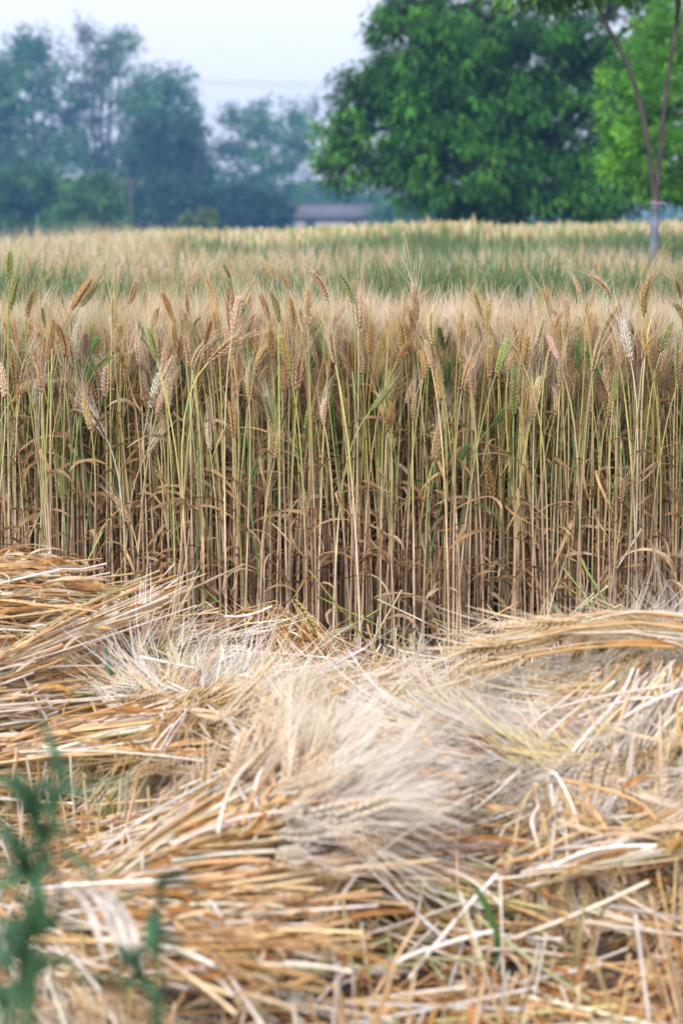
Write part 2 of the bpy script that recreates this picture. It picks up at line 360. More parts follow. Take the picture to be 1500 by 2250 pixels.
def heap(key, label, n, ang0, angs, ln=(.18, .45), leaves=300, awns=0, colp=STRAWP, ears=0, eang=0.0):
    c0 = HEAPS[key][0]; e = empty('straw_heap', (c0[0], c0[1], 0), label, 'straw heap', 'heaps of cut straw on the stubble')
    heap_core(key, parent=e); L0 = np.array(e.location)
    def pts(m):
        ps = HEAPS[key]; wts = np.array([p[2] * p[3] for p in ps]); q = rng.choice(len(ps), m, p=wts / wts.sum()); ps = np.array(ps)[q]
        a = rng.uniform(0, 6.28, m); r = np.sqrt(rng.uniform(0, 1, m)) * 1.15
        return np.stack([ps[:, 0] + np.cos(a) * r * ps[:, 2], ps[:, 1] + np.sin(a) * r * ps[:, 3], np.zeros(m)], 1)
    mb = MB(); straw_set(mb, pts(n), rng.normal(ang0, angs, n), rng.uniform(*ln, n), rng.uniform(-.022, .022, n), pick(STRAWC, colp, n))
    tag(mb.build('straws', M_STRAW, e, loc=L0), kind='stuff')
    mb = MB(); leaf_set(mb, pts(leaves), rng.normal(ang0, angs * 2.2, leaves), rng.uniform(.05, .22, leaves), rng.uniform(-.015, .018, leaves), pick(LITC, [3, 2, 3, 2], leaves))
    tag(mb.build('dry_leaves', M_DRY, e, loc=L0), kind='stuff')
    if awns:
        mb = MB()
        for p in pts(awns):
            a = rng.normal(ang0, angs * 3); p[2] = H(p[0], p[1]) + rng.uniform(-.005, .015)
            awn_set(mb, p, np.array([math.cos(a), math.sin(a), rng.normal(.1, .2)]), 22, .085, .2, pick([AWNC['pale'], AWNC['tan'], AWNC['golden'], AWNC['white']], [3, 3, 1, 1], 22))
        mb.build('awns', M_AWN, e, loc=L0)
    if ears:   # cut ears strewn over the heap, combed roughly one way in patches
        b, aw = MB(), MB()
        for p in pts(ears):
            a = eang + 1.0 * math.sin(p[0] * 9 + p[1] * 5) + rng.normal(0, .35); h = float(H(p[0], p[1]))
            q = p + np.array([math.cos(a), math.sin(a), 0]) * .15; h2 = float(H(q[0], q[1]))
            p[2] = h + rng.uniform(.015, .06) + (.035 if key == 'right' else 0); d = np.array([math.cos(a), math.sin(a), (h2 - h) / .15 + rng.normal(.0, .09)])
            cn = ['pale', 'tan', 'white', 'golden'][rng.choice(4, p=[.42, .18, .32, .08])]
            put_ear(b, aw, EAR_CUT[rng.integers(8)], p, d, jit(EARC[cn], 1)[0], jit(AWNC[cn], 1)[0], rng.uniform(.9, 1.2), awn_scale=rng.uniform(.8, 1.5))
        eo = tag(b.build('ears', M_EAR, e, loc=L0), kind='stuff'); tag(aw.build('awns', M_AWN, eo, loc=L0), kind='stuff')
    return e
heap('left', 'big layered heap of cut straw at the left, butt ends facing right', 1500, 0.06, 0.34, (.1, .38), 900)
heap('small', 'small rusty mound of straw and dry leaves against the standing wheat', 110, 0.3, 0.9, (.06, .2), 1100, 6, ears=4)
heap('middle', 'low pale bank of bristly cut wheat across the middle', 700, 0.2, 0.8, (.1, .35), 700, 60, ears=420, eang=.4)
heap('right', 'tall pale heap of cut wheat bristles at the right edge', 260, 1.2, 0.9, (.08, .28), 260, 60, ears=1200, eang=-1.9)
heap('front', 'nearest mound of cut straw in the centre foreground', 520, 0.15, 0.45, (.15, .45), 380, 40)

# ------------------------------------------------------------------ laid sheaves: stalks > ears > awns
def sheaf(label, A, B, n, w, th, ears=0, ear_col=('tan', 'pale', 'golden'), arch=0.0, colp=STRAWP, fan=0.25, leaves=20, awn_len=1.0, ln=None, droop=0.0, stag=.22, mess=1.0, group='sheaves of cut wheat laid on the stubble'):
    A = at_z(*A); B = at_z(*B); L0 = np.array([A[0], A[1], 0.0]); D = B - A; LL = np.linalg.norm(D); d = D / LL
    N = nrm(np.cross(d, [0, 0, 1.0]))
    e = empty('wheat_sheaf', L0, label, 'wheat sheaf', group)
    k = 7; t = np.linspace(0, 1, k)
    a = rng.uniform(-.25, .35, n) if ln is None else rng.uniform(-.2, max(0.05, 1 - ln), n)
    l = rng.uniform(.65, 1.0, n) if ln is None else np.full(n, ln) * rng.uniform(.25, 1.4, n)
    if ears: l = 1.0 - a - np.abs(rng.normal(0, stag, n))
    u = rng.normal(0, .5, n); v = rng.uniform(-1, 1, n) * np.sqrt(np.clip(1 - np.minimum(u * u, .95), .05, 1))
    u2 = u + mess * rng.normal(0, .6, n) * np.where(rng.random(n) < .28, 3.2, 1) + (u * fan * 2)
    s = a[:, None] + l[:, None] * t
    off = u[:, None] * (1 - t) + u2[:, None] * t
    P = A + D * s[..., None] + N * (off * w)[..., None]
    P[..., 2] = A[2] + D[2] * s + (v * th)[:, None] * (0.7 + .3 * t) + arch * np.sin(np.clip(s, 0, 1) * math.pi) * 1.0 - droop * np.clip(s - .5, 0, 1) ** 2
    P += rng.normal(0, .010, (n, 1, 3)) * np.sin(t * 3.1)[None, :, None]
    P[..., 2] = np.maximum(P[..., 2], H(P[..., 0], P[..., 1]) + .014 + (v + 1)[:, None] * th * .6)
    mb = MB(); mb.tubes(P, np.broadcast_to((.0020 * rng.uniform(.65, 1.35, n))[:, None], (n, k)), pick(STRAWC, colp, n, .2), 5)
    tag(mb.build('stalks', M_STRAW, e, loc=L0), kind='stuff')
    if leaves:
        mb = MB(); i = rng.integers(0, n, leaves); q = rng.integers(1, k - 1, leaves)
        for ii_, qq in zip(i, q):
            dry_leaf(mb, P[ii_, qq], math.atan2(d[1], d[0]) + rng.normal(0, .6), rng.uniform(.06, .16), LITC[rng.integers(4)], rng.uniform(.005, .009), up=.3, droop=.5, twist=1.5)
        tag(mb.build('dry_leaves', M_DRY, e, loc=L0), kind='stuff')
    if ears:
        for i in rng.choice(n, min(ears, n, 90), replace=False):
            cname = ear_col[rng.integers(len(ear_col))]
            dd = nrm(P[i, -1] - P[i, -2]) + rng.normal(0, .30, 3) * np.array([1, 1, .35]) - np.array([0, 0, droop])
            ear_obj(e, L0, int(rng.integers(8)), P[i, -1], nrm(dd), cname, rng.uniform(.85, 1.15) * awn_len, rng.uniform(.8, 1.5))
    return e
# left heap, butt ends towards the right
GP = 'butt-end bundles stacked in the left heap'
sheaf('topmost bundle of the left heap, orange leaves between pale butts', (-260, 1300, .24), (215, 1262, .235), 90, .07, .028, leaves=80, ln=.6, group=GP)
sheaf('bundle on the left heap below its top, tips poking right', (-260, 1375, .20), (250, 1315, .20), 90, .06, .026, leaves=80, ln=.6, group=GP)
sheaf('long diagonal bundle rising right from the left heap towards the stems', (-160, 1530, .17), (400, 1292, .205), 75, .035, .018, leaves=20, ln=.7, fan=.05, group=GP)
sheaf('flat bundle of whitish straw midway down the left heap', (-260, 1560, .14), (250, 1500, .12), 90, .06, .026, leaves=50, ln=.6, group=GP)
sheaf('lower bundle of the left heap with dark gaps between its straws', (-260, 1650, .10), (225, 1585, .07), 90, .06, .028, leaves=40, ln=.6, group=GP)
sheaf('lowest bundle of the left heap behind the green weed', (-260, 1730, .05), (225, 1690, .03), 70, .06, .02, leaves=30, ln=.6, group=GP)
# centre left
sheaf('golden bearded sheaf left of centre with ears massed to the right', (60, 1640, .10), (500, 1570, .12), 70, .06, .025, ears=60, leaves=25, ear_col=('tan', 'golden', 'pale'))
sheaf('small sheaf with a tuft of white bristles pointing at the stems', (620, 1660, .11), (350, 1500, .12), 40, .04, .02, ears=36, leaves=10, ear_col=('pale', 'white', 'tan'))
sheaf('short sheaf hanging down in a bluish bristle tuft left of centre', (430, 1545, .15), (335, 1655, .11), 24, .03, .015, ears=22, leaves=5, ear_col=('pale', 'greenish'), droop=.2)
sheaf('sheaf lying behind the central mound, brown ears mixed with rusty leaves', (330, 1590, .10), (740, 1560, .10), 60, .05, .02, ears=50, leaves=60, ear_col=('golden', 'tan', 'pale'))
sheaf('sheaf pointing towards the camera from the middle bank, bristles spread', (640, 1560, .12), (540, 1680, .10), 40, .05, .02, ears=38, leaves=25, ear_col=('tan', 'golden', 'pale'))
# middle and right bank
sheaf('pale blurred sheaf spread along the top of the middle bank', (1450, 1650, .14), (880, 1590, .11), 80, .07, .025, ears=75, leaves=20, ear_col=('pale', 'white', 'tan'))
sheaf('whitish sheaf pointing up and left beside the middle bank crest', (1050, 1740, .12), (830, 1620, .12), 60, .06, .02, ears=56, leaves=10, ear_col=('white', 'pale'))
sheaf('sheaf with straw coloured ears fanned up to the right bank crest', (1000, 1780, .11), (1270, 1600, .15), 50, .07, .02, ears=50, leaves=4, colp=[2, .5, 5, .1, .5], ear_col=('pale', 'tan'))
sheaf('arching sheaf hanging in the air at the right against the stems', (1900, 1500, .26), (1110, 1410, .25), 20, .035, .02, ears=18, arch=.05, leaves=8, ear_col=('tan', 'pale'), fan=.4)
sheaf('pale sheaf draped down the right heap at the frame edge', (1530, 1490, .27), (1430, 1680, .17), 45, .07, .02, ears=45, leaves=2, colp=[2, .5, 5, .1, .5], ear_col=('pale', 'white', 'tan'), droop=.15)
sheaf('pale sheaf draped down the right heap left of the edge one', (1430, 1490, .25), (1290, 1690, .17), 45, .06, .02, ears=45, leaves=2, colp=[2, .5, 5, .1, .5], ear_col=('pale', 'white'), droop=.15)
sheaf('fan of bristles pointing down over the dark hollow at right', (1225, 1740, .17), (1275, 1860, .12), 30, .03, .015, ears=28, leaves=5, ear_col=('pale', 'tan'), droop=.35)
sheaf('loose sheaf crossing the lower right with bristles to the right', (1180, 1900, .10), (1480, 1800, .12), 50, .06, .02, ears=46, leaves=20, ear_col=('tan', 'golden', 'pale'))
sheaf('sheaf of tan ears fallen right of the dark hollow', (1560, 1780, .12), (1400, 1930, .05), 40, .05, .02, ears=36, leaves=30, ear_col=('tan', 'golden'), droop=.1)
# central foreground
sheaf('large golden sheaf rising from lower left to the central mound', (190, 1985, .06), (640, 1720, .18), 120, .045, .025, ears=95, leaves=30, ear_col=('pale', 'pale', 'tan'), fan=.7, mess=.35, stag=.16)
sheaf('sheaf lying across the central mound with bristles swept right', (420, 1850, .13), (740, 1770, .18), 70, .045, .022, ears=60, leaves=10, ear_col=('pale', 'white'), fan=.5, mess=.5)
sheaf('steep whitish sheaf standing over the central mound top', (560, 1800, .17), (710, 1640, .20), 30, .03, .012, ears=26, leaves=5, ear_col=('white', 'pale'), fan=.8, stag=.35)
sheaf('ear bundle swept left and down over the front of the mound', (950, 1740, .18), (640, 1850, .13), 60, .05, .02, ears=56, leaves=5, ear_col=('pale', 'tan'), droop=.1)
sheaf('grey green sheaf of stems lying right of the central mound', (740, 1870, .10), (1190, 1990, .05), 80, .035, .015, leaves=5, colp=[1, .5, 2.5, .1, 3], ln=.7)
sheaf('sheaf of long pale straws stacked under the central mound', (140, 1990, .10), (860, 1950, .12), 120, .06, .03, leaves=60, ln=.55)
sheaf('lower sheaf of long straws with cut ends at its right', (150, 2080, .10), (790, 2110, .115), 110, .05, .028, leaves=50, ln=.55)
sheaf('sheaf of straws running right beneath the central mound', (560, 1900, .09), (1130, 1850, .09), 100, .06, .02, leaves=40, ln=.5)
sheaf('bristly sheaf in the bottom left corner pointing down', (10, 1990, .10), (110, 2190, .07), 40, .04, .02, ears=38, leaves=10, ear_col=('pale', 'tan', 'white'), droop=.05)

# ------------------------------------------------------------------ litter, stubble (stuff) and loose straws (things)
HOLES = [(*at_z(1345, 2095, 0)[:2], .075), (*at_z(1180, 2150, 0)[:2], .04), (*at_z(520, 2210, 0)[:2], .05), (*at_z(290, 1800, 0)[:2], .10), (*at_z(640, 2190, 0)[:2], .10), (*at_z(930, 2110, 0)[:2], .07), (*at_z(1340, 1960, 0)[:2], .05), (*at_z(800, 1462, 0)[:2], .10), (*at_z(1160, 1475, 0)[:2], .08),
         (*at_z(900, 2180, 0)[:2], .04), (*at_z(60, 1770, 0)[:2], .06), (*at_z(700, 2230, 0)[:2], .04)]
def keep(c, p=.93):
    k = (c[:, 1] < 3.72) | (rng.random(len(c)) > .93)
    k &= (c[:, 1] > 2.5) | (rng.random(len(c)) > .38)
    for hx, hy, r in HOLES: k &= ((c[:, 0] - hx) ** 2 + (c[:, 1] - hy) ** 2 > r * r) | (rng.random(len(c)) > p)
    k &= (np.sin(c[:, 0] * 21 + 3 * np.sin(c[:, 1] * 13)) + np.sin(c[:, 1] * 25 + 2 * np.sin(c[:, 0] * 17)) > -1.1) | (rng.random(len(c)) > .7)
    return c[k]
def frame_pts(n, y0, y1, extra=80):
    y = rng.uniform(y0, y1, n); half = (750 + extra) / FPX * y
    return np.stack([rng.uniform(-1, 1, n) * half, y, np.zeros(n)], 1)
mb = MB(); n = 3300
c = keep(frame_pts(n, 1.9, 4.35)); n = len(c); straw_set(mb, c, rng.uniform(0, 6.28, n) * .5 + rng.normal(0, .3, n), rng.uniform(.04, .26, n), rng.uniform(0, .022, n), pick(STRAWC, [3, 3, 2, 2.5, .5], n, .2), k=4, sides=4)
tag(mb.build('straw_litter', M_STRAW), 'loose broken straw littering the stubble between the heaps', 'straw litter', kind='stuff')
mb = MB(); n = 4200
c = keep(frame_pts(n, 1.9, 4.5)); n = len(c); leaf_set(mb, c, rng.uniform(0, 6.28, n), rng.uniform(.03, .16, n), rng.uniform(0, .02, n), pick(LITC, [3, 3, 3, 1.5], n, .2))
tag(mb.build('leaf_litter', M_DRY), 'rusty curled wheat leaves littering the stubble', 'leaf litter', kind='stuff')

mb = MB(); n = 9000
c = keep(frame_pts(n, 1.95, 4.2)); n = len(c); leaf_set(mb, c, rng.uniform(0, 6.28, n), rng.uniform(.006, .03, n), rng.uniform(.002, .03, n), pick(STRAWC + LITC[:2], [3, 3, 3, 2, 1, 3, 2], n, .2), wid=.004, k=3)
tag(mb.build('chaff', M_DRY), 'fine chaff and broken husks scattered over the cut straw', 'chaff', kind='stuff')
def stub(mb, p, h, r_, col):
    lean = rng.normal(0, .26, 2); P = np.array([p, [p[0] + lean[0] * h * .5, p[1] + lean[1] * h * .5, p[2] + h * .5], [p[0] + lean[0] * h, p[1] + lean[1] * h, p[2] + h]])
    mb.tubes(P, r_, col, 6)
mb = MB(); mbl = MB()
for p in np.vstack([keep(frame_pts(1100, 1.9, 3.8), .6), frame_pts(260, 3.75, 4.12)]):
    if H(p[0], p[1]) > .06 or (p[1] > 3.75 and rng.random() < .3): continue
    stub(mb, p, rng.uniform(.03, .14) if p[1] < 3.7 else rng.uniform(.02, .075), rng.uniform(.0014, .0024), pick(STRAWC, [3, 2, 3, 1, 1], 1)[0])
    if p[1] < 3.7 and rng.random() < .7: dry_leaf(mbl, p + [0, 0, rng.uniform(.01, .08)], rng.uniform(0, 6.28), rng.uniform(.04, .12), LITC[rng.integers(4)], rng.uniform(.004, .008), up=rng.uniform(.2, .9))
sb = tag(mb.build('stubble', M_STRAW), 'short cut wheat stubble standing in the soil', 'stubble', kind='stuff')
tag(mbl.build('stubble_leaves', M_DRY), 'dry leaf shreds clinging to the cut stubble', 'leaf shreds', kind='stuff')

# ------------------------------------------------------------------ standing wheat
ZONES = [(260, 'above the left heap'), (450, 'under the hazy trees'), (640, 'left of the shed'), (860, 'under the shed'),
         (1130, 'under the dark tree'), (1370, 'left of young tree'), (1600, 'by the young tree')]
WORD = {'tan': 'tan', 'golden': 'golden', 'brown': 'brown', 'pale': 'pinkish', 'greenish': 'yellowish', 'green': 'green', 'white': 'bleached'}
stalk_log = []; snap_log = []
def stalk(pe, pt, cname, foot=None, hi=True, nleaf=None):
    """one wheat plant: pe the ear's foot, pt its tip"""
    pe, pt = np.asarray(pe), np.asarray(pt); d = pt - pe; L = np.linalg.norm(d); d = d / L
    if foot is None: foot = np.array([pe[0] - d[0] * .10 + rng.normal(0, .022), pe[1] + rng.normal(0, .02), 0.0])
    e = empty('wheat_stalk', foot, 'x', 'wheat stalk', 'wheat stalks standing along the front of the plot')
    P = stem_curve(foot, pe, d, 11); t = np.linspace(0, 1, 11)
    low = LOWC[rng.integers(4)] * rng.uniform(.85, 1.2); top = jit(STEMC[cname], 1, .12)[0]
    f = np.clip((t - .30) / .30, 0, 1)[:, None]
    if cname == 'green' or rng.random() < .15: f = np.clip((t + .2) / .6, 0, 1)[:, None]
    C = low * (1 - f) + top * f; R = np.linspace(.0022, .0013, 11) * rng.uniform(.85, 1.2)
    for q in (2, 5): R[q] *= 1.22; C[q] = C[q] * .7
    mb = MB(); mb.tubes(P - foot, R[None], C[None], 6); mb.build('stem', M_STRAW, e)
    b, aw = MB(), MB(); col = jit(EARC[cname], 1, .1)[0]
    put_ear(b, aw, EAR_HI[rng.integers(8) if abs(d[0]) < .45 else rng.integers(6)], P[-1] - foot, d, col, jit(AWNC[cname], 1, .08)[0], L / .088)
    eo = b.build('ear', M_EAR, e); aw.build('awns', M_AWN, eo)
    for _ in range(rng.integers(1, 4) if nleaf is None else nleaf):
        q = rng.choice([1, 2, 3, 4, 5, 6], p=[.2, .25, .2, .15, .12, .08]); mb = MB()
        lc = LEAFC[rng.choice(4, p=[.35, .3, .2, .15])] * rng.uniform(.8, 1.2)
        if cname == 'green' and q > 4: lc = np.array([.14, .25, .06])
        dry_leaf(mb, P[q] - foot, rng.uniform(0, 6.28), rng.uniform(.08, .19), lc, rng.uniform(.005, .0095), up=rng.uniform(.5, 1.05), droop=rng.uniform(.9, 1.9))
        mb.build('leaf', M_DRY, e)
    x, y = to_px(pt); xe, ye = to_px(pe)
    stalk_log.append((e, cname, x, y, xe - x))
HERO = [  # ear foot x,y -> tip x,y in the photo, colour
 (22,682,42,590,'greenish'),(20,615,21,545,'greenish'),(157,682,202,602,'golden'),(175,677,225,615,'greenish'),(197,780,217,725,'green'),
 (190,840,205,790,'green'),(210,815,245,775,'greenish'),(385,712,355,637,'brown'),(412,740,385,670,'tan'),(417,695,397,640,'tan'),(415,650,411,595,'tan'),
 (475,665,447,600,'tan'),(480,750,475,675,'golden'),(507,612,490,577,'green'),(507,730,505,620,'brown'),(427,720,430,690,'green'),
 (530,760,565,685,'tan'),(592,707,577,635,'tan'),(612,710,612,635,'greenish'),(635,637,617,602,'brown'),(647,720,637,645,'golden'),
 (720,665,707,580,'tan'),(677,715,676,625,'tan'),(590,920,590,860,'white'),(630,945,605,900,'greenish'),(77,890,77,845,'white'),
 (435,900,435,800,'tan'),(462,990,452,920,'pale'),(145,785,147,700,'brown'),(570,840,582,795,'golden'),(717,795,717,745,'greenish'),
 (252,640,257,585,'tan'),(285,670,302,612,'tan'),(432,990,425,955,'green'),(552,1065,557,1005,'green'),(525,1015,542,945,'greenish'),
 (235,965,195,885,'white'),(775,670,767,585,'greenish'),(787,720,786,645,'pale'),(917,705,910,620,'pale'),(975,770,962,715,'green'),
 (1057,685,1032,635,'golden'),(1070,725,1072,650,'golden'),(1210,697,1202,630,'golden'),(1275,650,1262,607,'tan'),(1285,715,1285,640,'tan'),
 (1342,655,1317,590,'tan'),(1415,695,1402,600,'golden'),(1320,745,1367,667,'brown'),(1385,795,1362,690,'white'),(1402,755,1382,700,'brown'),
 (1450,775,1475,700,'greenish'),(1427,785,1442,725,'tan'),(1130,835,1131,795,'green'),(1075,940,1117,900,'green'),(972,990,1005,962,'golden'),
 (995,1040,1030,970,'green'),(772,1015,810,970,'greenish'),(872,795,900,745,'brown'),(852,770,857,725,'golden'),(822,865,820,795,'golden'),
 (905,880,867,815,'tan'),(1040,870,1037,795,'pale'),(980,850,992,785,'green'),(1190,780,1185,725,'pale'),(1232,720,1222,670,'pale'),
 (345,785,325,715,'greenish'),(60,700,68,625,'golden'),(100,720,92,672,'greenish'),(25,745,5,705,'golden'),(695,930,688,850,'tan'),(1285,800,1262,745,'greenish'),
 (1165,690,1160,640,'white'),(1495,655,1492,610,'tan'),(1335,860,1320,800,'tan'),(1178,905,1160,860,'greenish'),(1430,700,1437,680,'pale')]
for x0, y0, x1, y1, cn in HERO:
    Yd = rng.uniform(4.14, 4.30); a = at_y(x0, y0, Yd); b = at_y(x1, y1, Yd + rng.normal(0, .02))
    stalk(a, b, cn)
EN = ['tan', 'golden', 'brown', 'pale', 'greenish', 'green', 'white']; EP = [.39, .17, .09, .20, .10, .04, .01]
N_IND = 286 - len(HERO)
for i in range(N_IND):
    Yd = rng.uniform(4.08, 4.46); px = rng.uniform(-15, 1515)
    h = .67 - rng.gamma(1.7, .066)
    lean = rng.normal(0, .20) if rng.random() < .85 else rng.normal(0, .55)
    L = rng.uniform(.060, .088); d = nrm(np.array([lean, rng.normal(0, .15), 1.0]))
    pe = np.array([(px - 750) / FPX * Yd, Yd, h]); stalk(pe, pe + d * L, EN[rng.choice(7, p=EP)])
# the rest of the plot as one mass
def wheat_mass(n, xr, yr, hf, tpls, names, probs, parent_label, name, leaves, sides=4, rad=(.0021, .0012), low=None, cat='wheat', topf=.3, kpt=6, esc=1.0, split=True):
    S, E_, A_, Lf = MB(), MB(), MB(), MB()
    for i in range(n):
        y = rng.uniform(*yr); xx = rng.uniform(-1, 1) * (880 / FPX * y) if xr is None else rng.uniform(*xr)
        z0 = float(gz(xx, y)); h = hf(xx, y); cn = names[rng.choice(len(names), p=probs)]
        lean = rng.normal(0, .2, 2); L = rng.uniform(.065, .092) * esc; d = nrm(np.array([lean[0], lean[1], 1.0]))
        foot = np.array([xx, y, z0]); pe = np.array([xx + d[0] * .10 + rng.normal(0, .02), y + d[1] * .1, z0 + h])
        P = stem_curve(foot, pe, d, kpt); t = np.linspace(0, 1, kpt); f = np.clip((t - topf) / .3, 0, 1)[:, None]
        lw = (LOWC[rng.integers(4)] if low is None else np.asarray(low)) * rng.uniform(.8, 1.2)
        S.tubes(P, np.linspace(rad[0], rad[1], kpt)[None] * rng.uniform(.85, 1.2), (lw * (1 - f) + np.asarray(STEMC[cn]) * f)[None], sides)
        put_ear(E_, A_, tpls[rng.integers(len(tpls))], P[-1], d, jit(EARC[cn], 1)[0], jit(AWNC[cn], 1)[0], L / .088)
        for _ in range(rng.poisson(leaves)):
            q = rng.integers(1, kpt - 1)
            lc = LEAFC[rng.choice(4, p=[.35, .3, .2, .15])] if low is None else np.asarray(low) * rng.uniform(.7, 1.3)
            dry_leaf(Lf, P[q], rng.uniform(0, 6.28), rng.uniform(.08, .2) * (1 if low is None else 1.3), lc, rng.uniform(.006, .010) * rad[0] / .0021, up=rng.uniform(.5, 1.05), droop=rng.uniform(.8, 1.9))
    o = tag(S.build(name, M_STRAW), parent_label, cat, kind='stuff')
    eo = tag(E_.build('ears', M_EAR, o), kind='stuff'); tag(A_.build('awns', M_AWN, eo), kind='stuff')
    if leaves: tag(Lf.build('leaves', M_DRY, o), kind='stuff')
    return o
def hf1(x, y): return np.clip((.62 - rng.gamma(1.7, .052)), .30, .72)
wheat_mass(1950, (-1.0, 1.0), (4.25, 4.75), hf1, EAR_HI[:5], EN, EP, 'ripe bearded wheat crowding behind the front row', 'standing_wheat', 1.5)
wheat_mass(1800, None, (4.7, 5.6), lambda x, y: np.clip(rng.normal(.53, .032), .4, .60), EAR_LO, EN, EP, 'ripe wheat filling the back of the near plot', 'standing_wheat', 1.6)
# dead leaves tangled low among the stems
mb = MB()
for p in frame_pts(1050, 4.12, 4.9):
    dry_leaf(mb, p + [0, 0, rng.uniform(.0, 1) ** 1.6 * .42], rng.uniform(0, 6.28), rng.uniform(.06, .2), LEAFC[rng.choice(4, p=[.4, .25, .25, .1])] * rng.uniform(.7, 1.2), rng.uniform(.004, .010), up=rng.uniform(.1, 1.1), droop=rng.uniform(.6, 2))
tag(mb.build('withered_leaves', M_DRY), 'withered brown leaves tangled low between the wheat stems', 'withered leaves', kind='stuff')

for i in range(30):
    px, zf = rng.uniform(0, 1500), 0.0; Yd = rng.uniform(4.02, 4.2); f = np.array([(px - 750) / FPX * Yd, Yd, 0.0])
    az = rng.choice([0, math.pi]) + rng.normal(0, .25); el = rng.uniform(.25, 1.2); ln_ = rng.uniform(.10, .30); br = rng.random() < .5
    e = empty('snapped_stalk', f, 'x', 'snapped stalk', 'snapped stalks leaning at the foot of the standing wheat'); t = np.linspace(0, 1, 8)[:, None]
    D1 = np.array([math.cos(az) * math.cos(el), math.sin(az) * .25, math.sin(el)]); P = D1 * ln_ * t
    if br: P[5:] = P[4] + np.array([math.cos(az), .1, -.9 * math.sin(el)]) * ln_ * (t[5:] - t[4])
    P[:, 2] = np.maximum(P[:, 2], .006); cn = ['golden', 'pale', 'greenish', 'white'][rng.integers(4)]
    mb = MB(); mb.tubes(P, rng.uniform(.0016, .0026), jit(STEMC[cn], 1)[0] * 1.1, 6); mb.build('stem', M_STRAW, e)
    if rng.random() < .6: mb = MB(); dry_leaf(mb, P[3], az, rng.uniform(.08, .15), LEAFC[rng.integers(4)], .008); mb.build('leaf', M_DRY, e)
    snap_log.append((e, WORD[cn], 'kinked' if br else 'straight', 'steep' if el > .75 else 'low', to_px(f + P[4])[0]))
from collections import defaultdict
ORD = ['first', 'second', 'third', 'fourth', 'fifth', 'sixth', 'seventh', 'eighth', 'ninth', 'tenth', 'eleventh', 'twelfth', 'thirteenth', 'fourteenth', 'fifteenth', 'sixteenth', 'seventeenth', 'eighteenth', 'nineteenth', 'twentieth']
sk = defaultdict(list)
for e, c, a, b, x in snap_log: sk[(c, a, b)].append((x, e))
for (c, a, b), L in sk.items():
    L.sort(key=lambda q: q[0])
    for i, (x, e) in enumerate(L): e['label'] = f'{b} {a} {c} stem fallen before the wheat' + (f', {ORD[i]} of {len(L)} from left' if len(L) > 1 else '')
# labels that single out each stalk
from collections import defaultdict
ORD = ['first', 'second', 'third', 'fourth', 'fifth', 'sixth', 'seventh', 'eighth', 'ninth', 'tenth', 'eleventh', 'twelfth', 'thirteenth', 'fourteenth', 'fifteenth', 'sixteenth', 'seventeenth', 'eighteenth', 'nineteenth', 'twentieth']
bk = defaultdict(list)
for e, cn, x, y, dx in stalk_log:
    zone = next((s for lim, s in ZONES if x < lim), ZONES[-1][1])
    hh = 'tall' if y < 645 else 'middling' if y < 760 else 'short'
    ln_ = 'leaning left' if dx > 14 else 'leaning right' if dx < -14 else 'upright'
    bk[(cn, hh, ln_, zone)].append((x, e))
for (cn, hh, ln_, zone), L in bk.items():
    L.sort(key=lambda q: q[0])
    for i, (x, e) in enumerate(L):
        base = f'{hh} wheat stalk, {WORD[cn]} ear {ln_}, {zone}'
        e['label'] = base if len(L) == 1 else base + f', {ORD[i]} of {len(L)} from left'

# ------------------------------------------------------------------ plots behind
GM = (.26, .31, .13)
def hf2(x, y): return np.clip(rng.normal(.585, .03) + .025 * math.sin(x * 2.3 + y * 1.7) + .02 * math.sin(x * 5.1 - y), .4, .70)
GP2 = ['tan', 'pale', 'greenish', 'golden']
wheat_mass(2600, None, (8.6, 12.5), hf2, EAR_FAR, GP2, [.4, .3, .18, .12], 'second plot of wheat, green stemmed with tan ears', 'wheat_plot', .9, 3, (.0034, .002), GM, topf=.9, kpt=4, esc=1.15)
def hf2b(x, y): return hf2(x, y) + .02
wheat_mass(1500, (-2.6, -1.3), (12.5, 19), hf2b, EAR_FAR, GP2, [.35, .25, .3, .1], 'back of the second wheat plot at the left, blurred', 'wheat_plot', .3, 3, (.006, .004), GM, topf=.8, kpt=3, esc=1.5)
def plot3(n, y0, y1, pw, xl, hbase, label):
    yy = rng.uniform(0, 1, n) ** pw * (y1 - y0) + y0; xx = rng.uniform(xl / FPX, 900 / FPX, n) * yy
    hh = (hbase - .20 * np.clip((yy - 20) / 35, 0, 1) + rng.normal(0, .03, n) + np.clip(xx / yy, -.12, .17) * .5 + .035 * np.sin(xx * .9 + yy * .4) + .02 * np.sin(xx * 2.3)) * np.clip((xx / yy * FPX + 500 + rng.normal(0, 12, n)) / 50, .72, 1)
    k = 5; t = np.array([0, .5, .84, .93, 1]); S_ = MB()
    P = np.stack([np.repeat(xx[:, None], k, 1) + rng.normal(0, .04, (n, 1)) * t, np.repeat(yy[:, None], k, 1), gz(xx, yy)[:, None] + hh[:, None] * t], -1)
    ct = pick([EARC['tan'], EARC['pale'], EARC['greenish']], [3, 4, 3], n) * np.array([1.0, 1.1, 1.1]); gm = np.asarray(GM) * rng.uniform(.6, 1.3, (n, 1))
    S_.tubes(P, np.array([.010, .012, .012, .016, .004])[None] * rng.uniform(.7, 1.3, (n, 1)) * (yy[:, None] / 20) ** .6, np.stack([gm, gm * 1.1, gm * 1.2, ct, ct * 1.15], 1), 3)
    tag(S_.build('wheat_plot', M_EAR), label, 'wheat', kind='stuff')
plot3(5000, 17.5, 21, 1, -490, .76, 'green sided front of the third wheat plot')
plot3(9000, 21, 60, 1.3, -490, .76, 'far plot of wheat reaching back towards the shed')

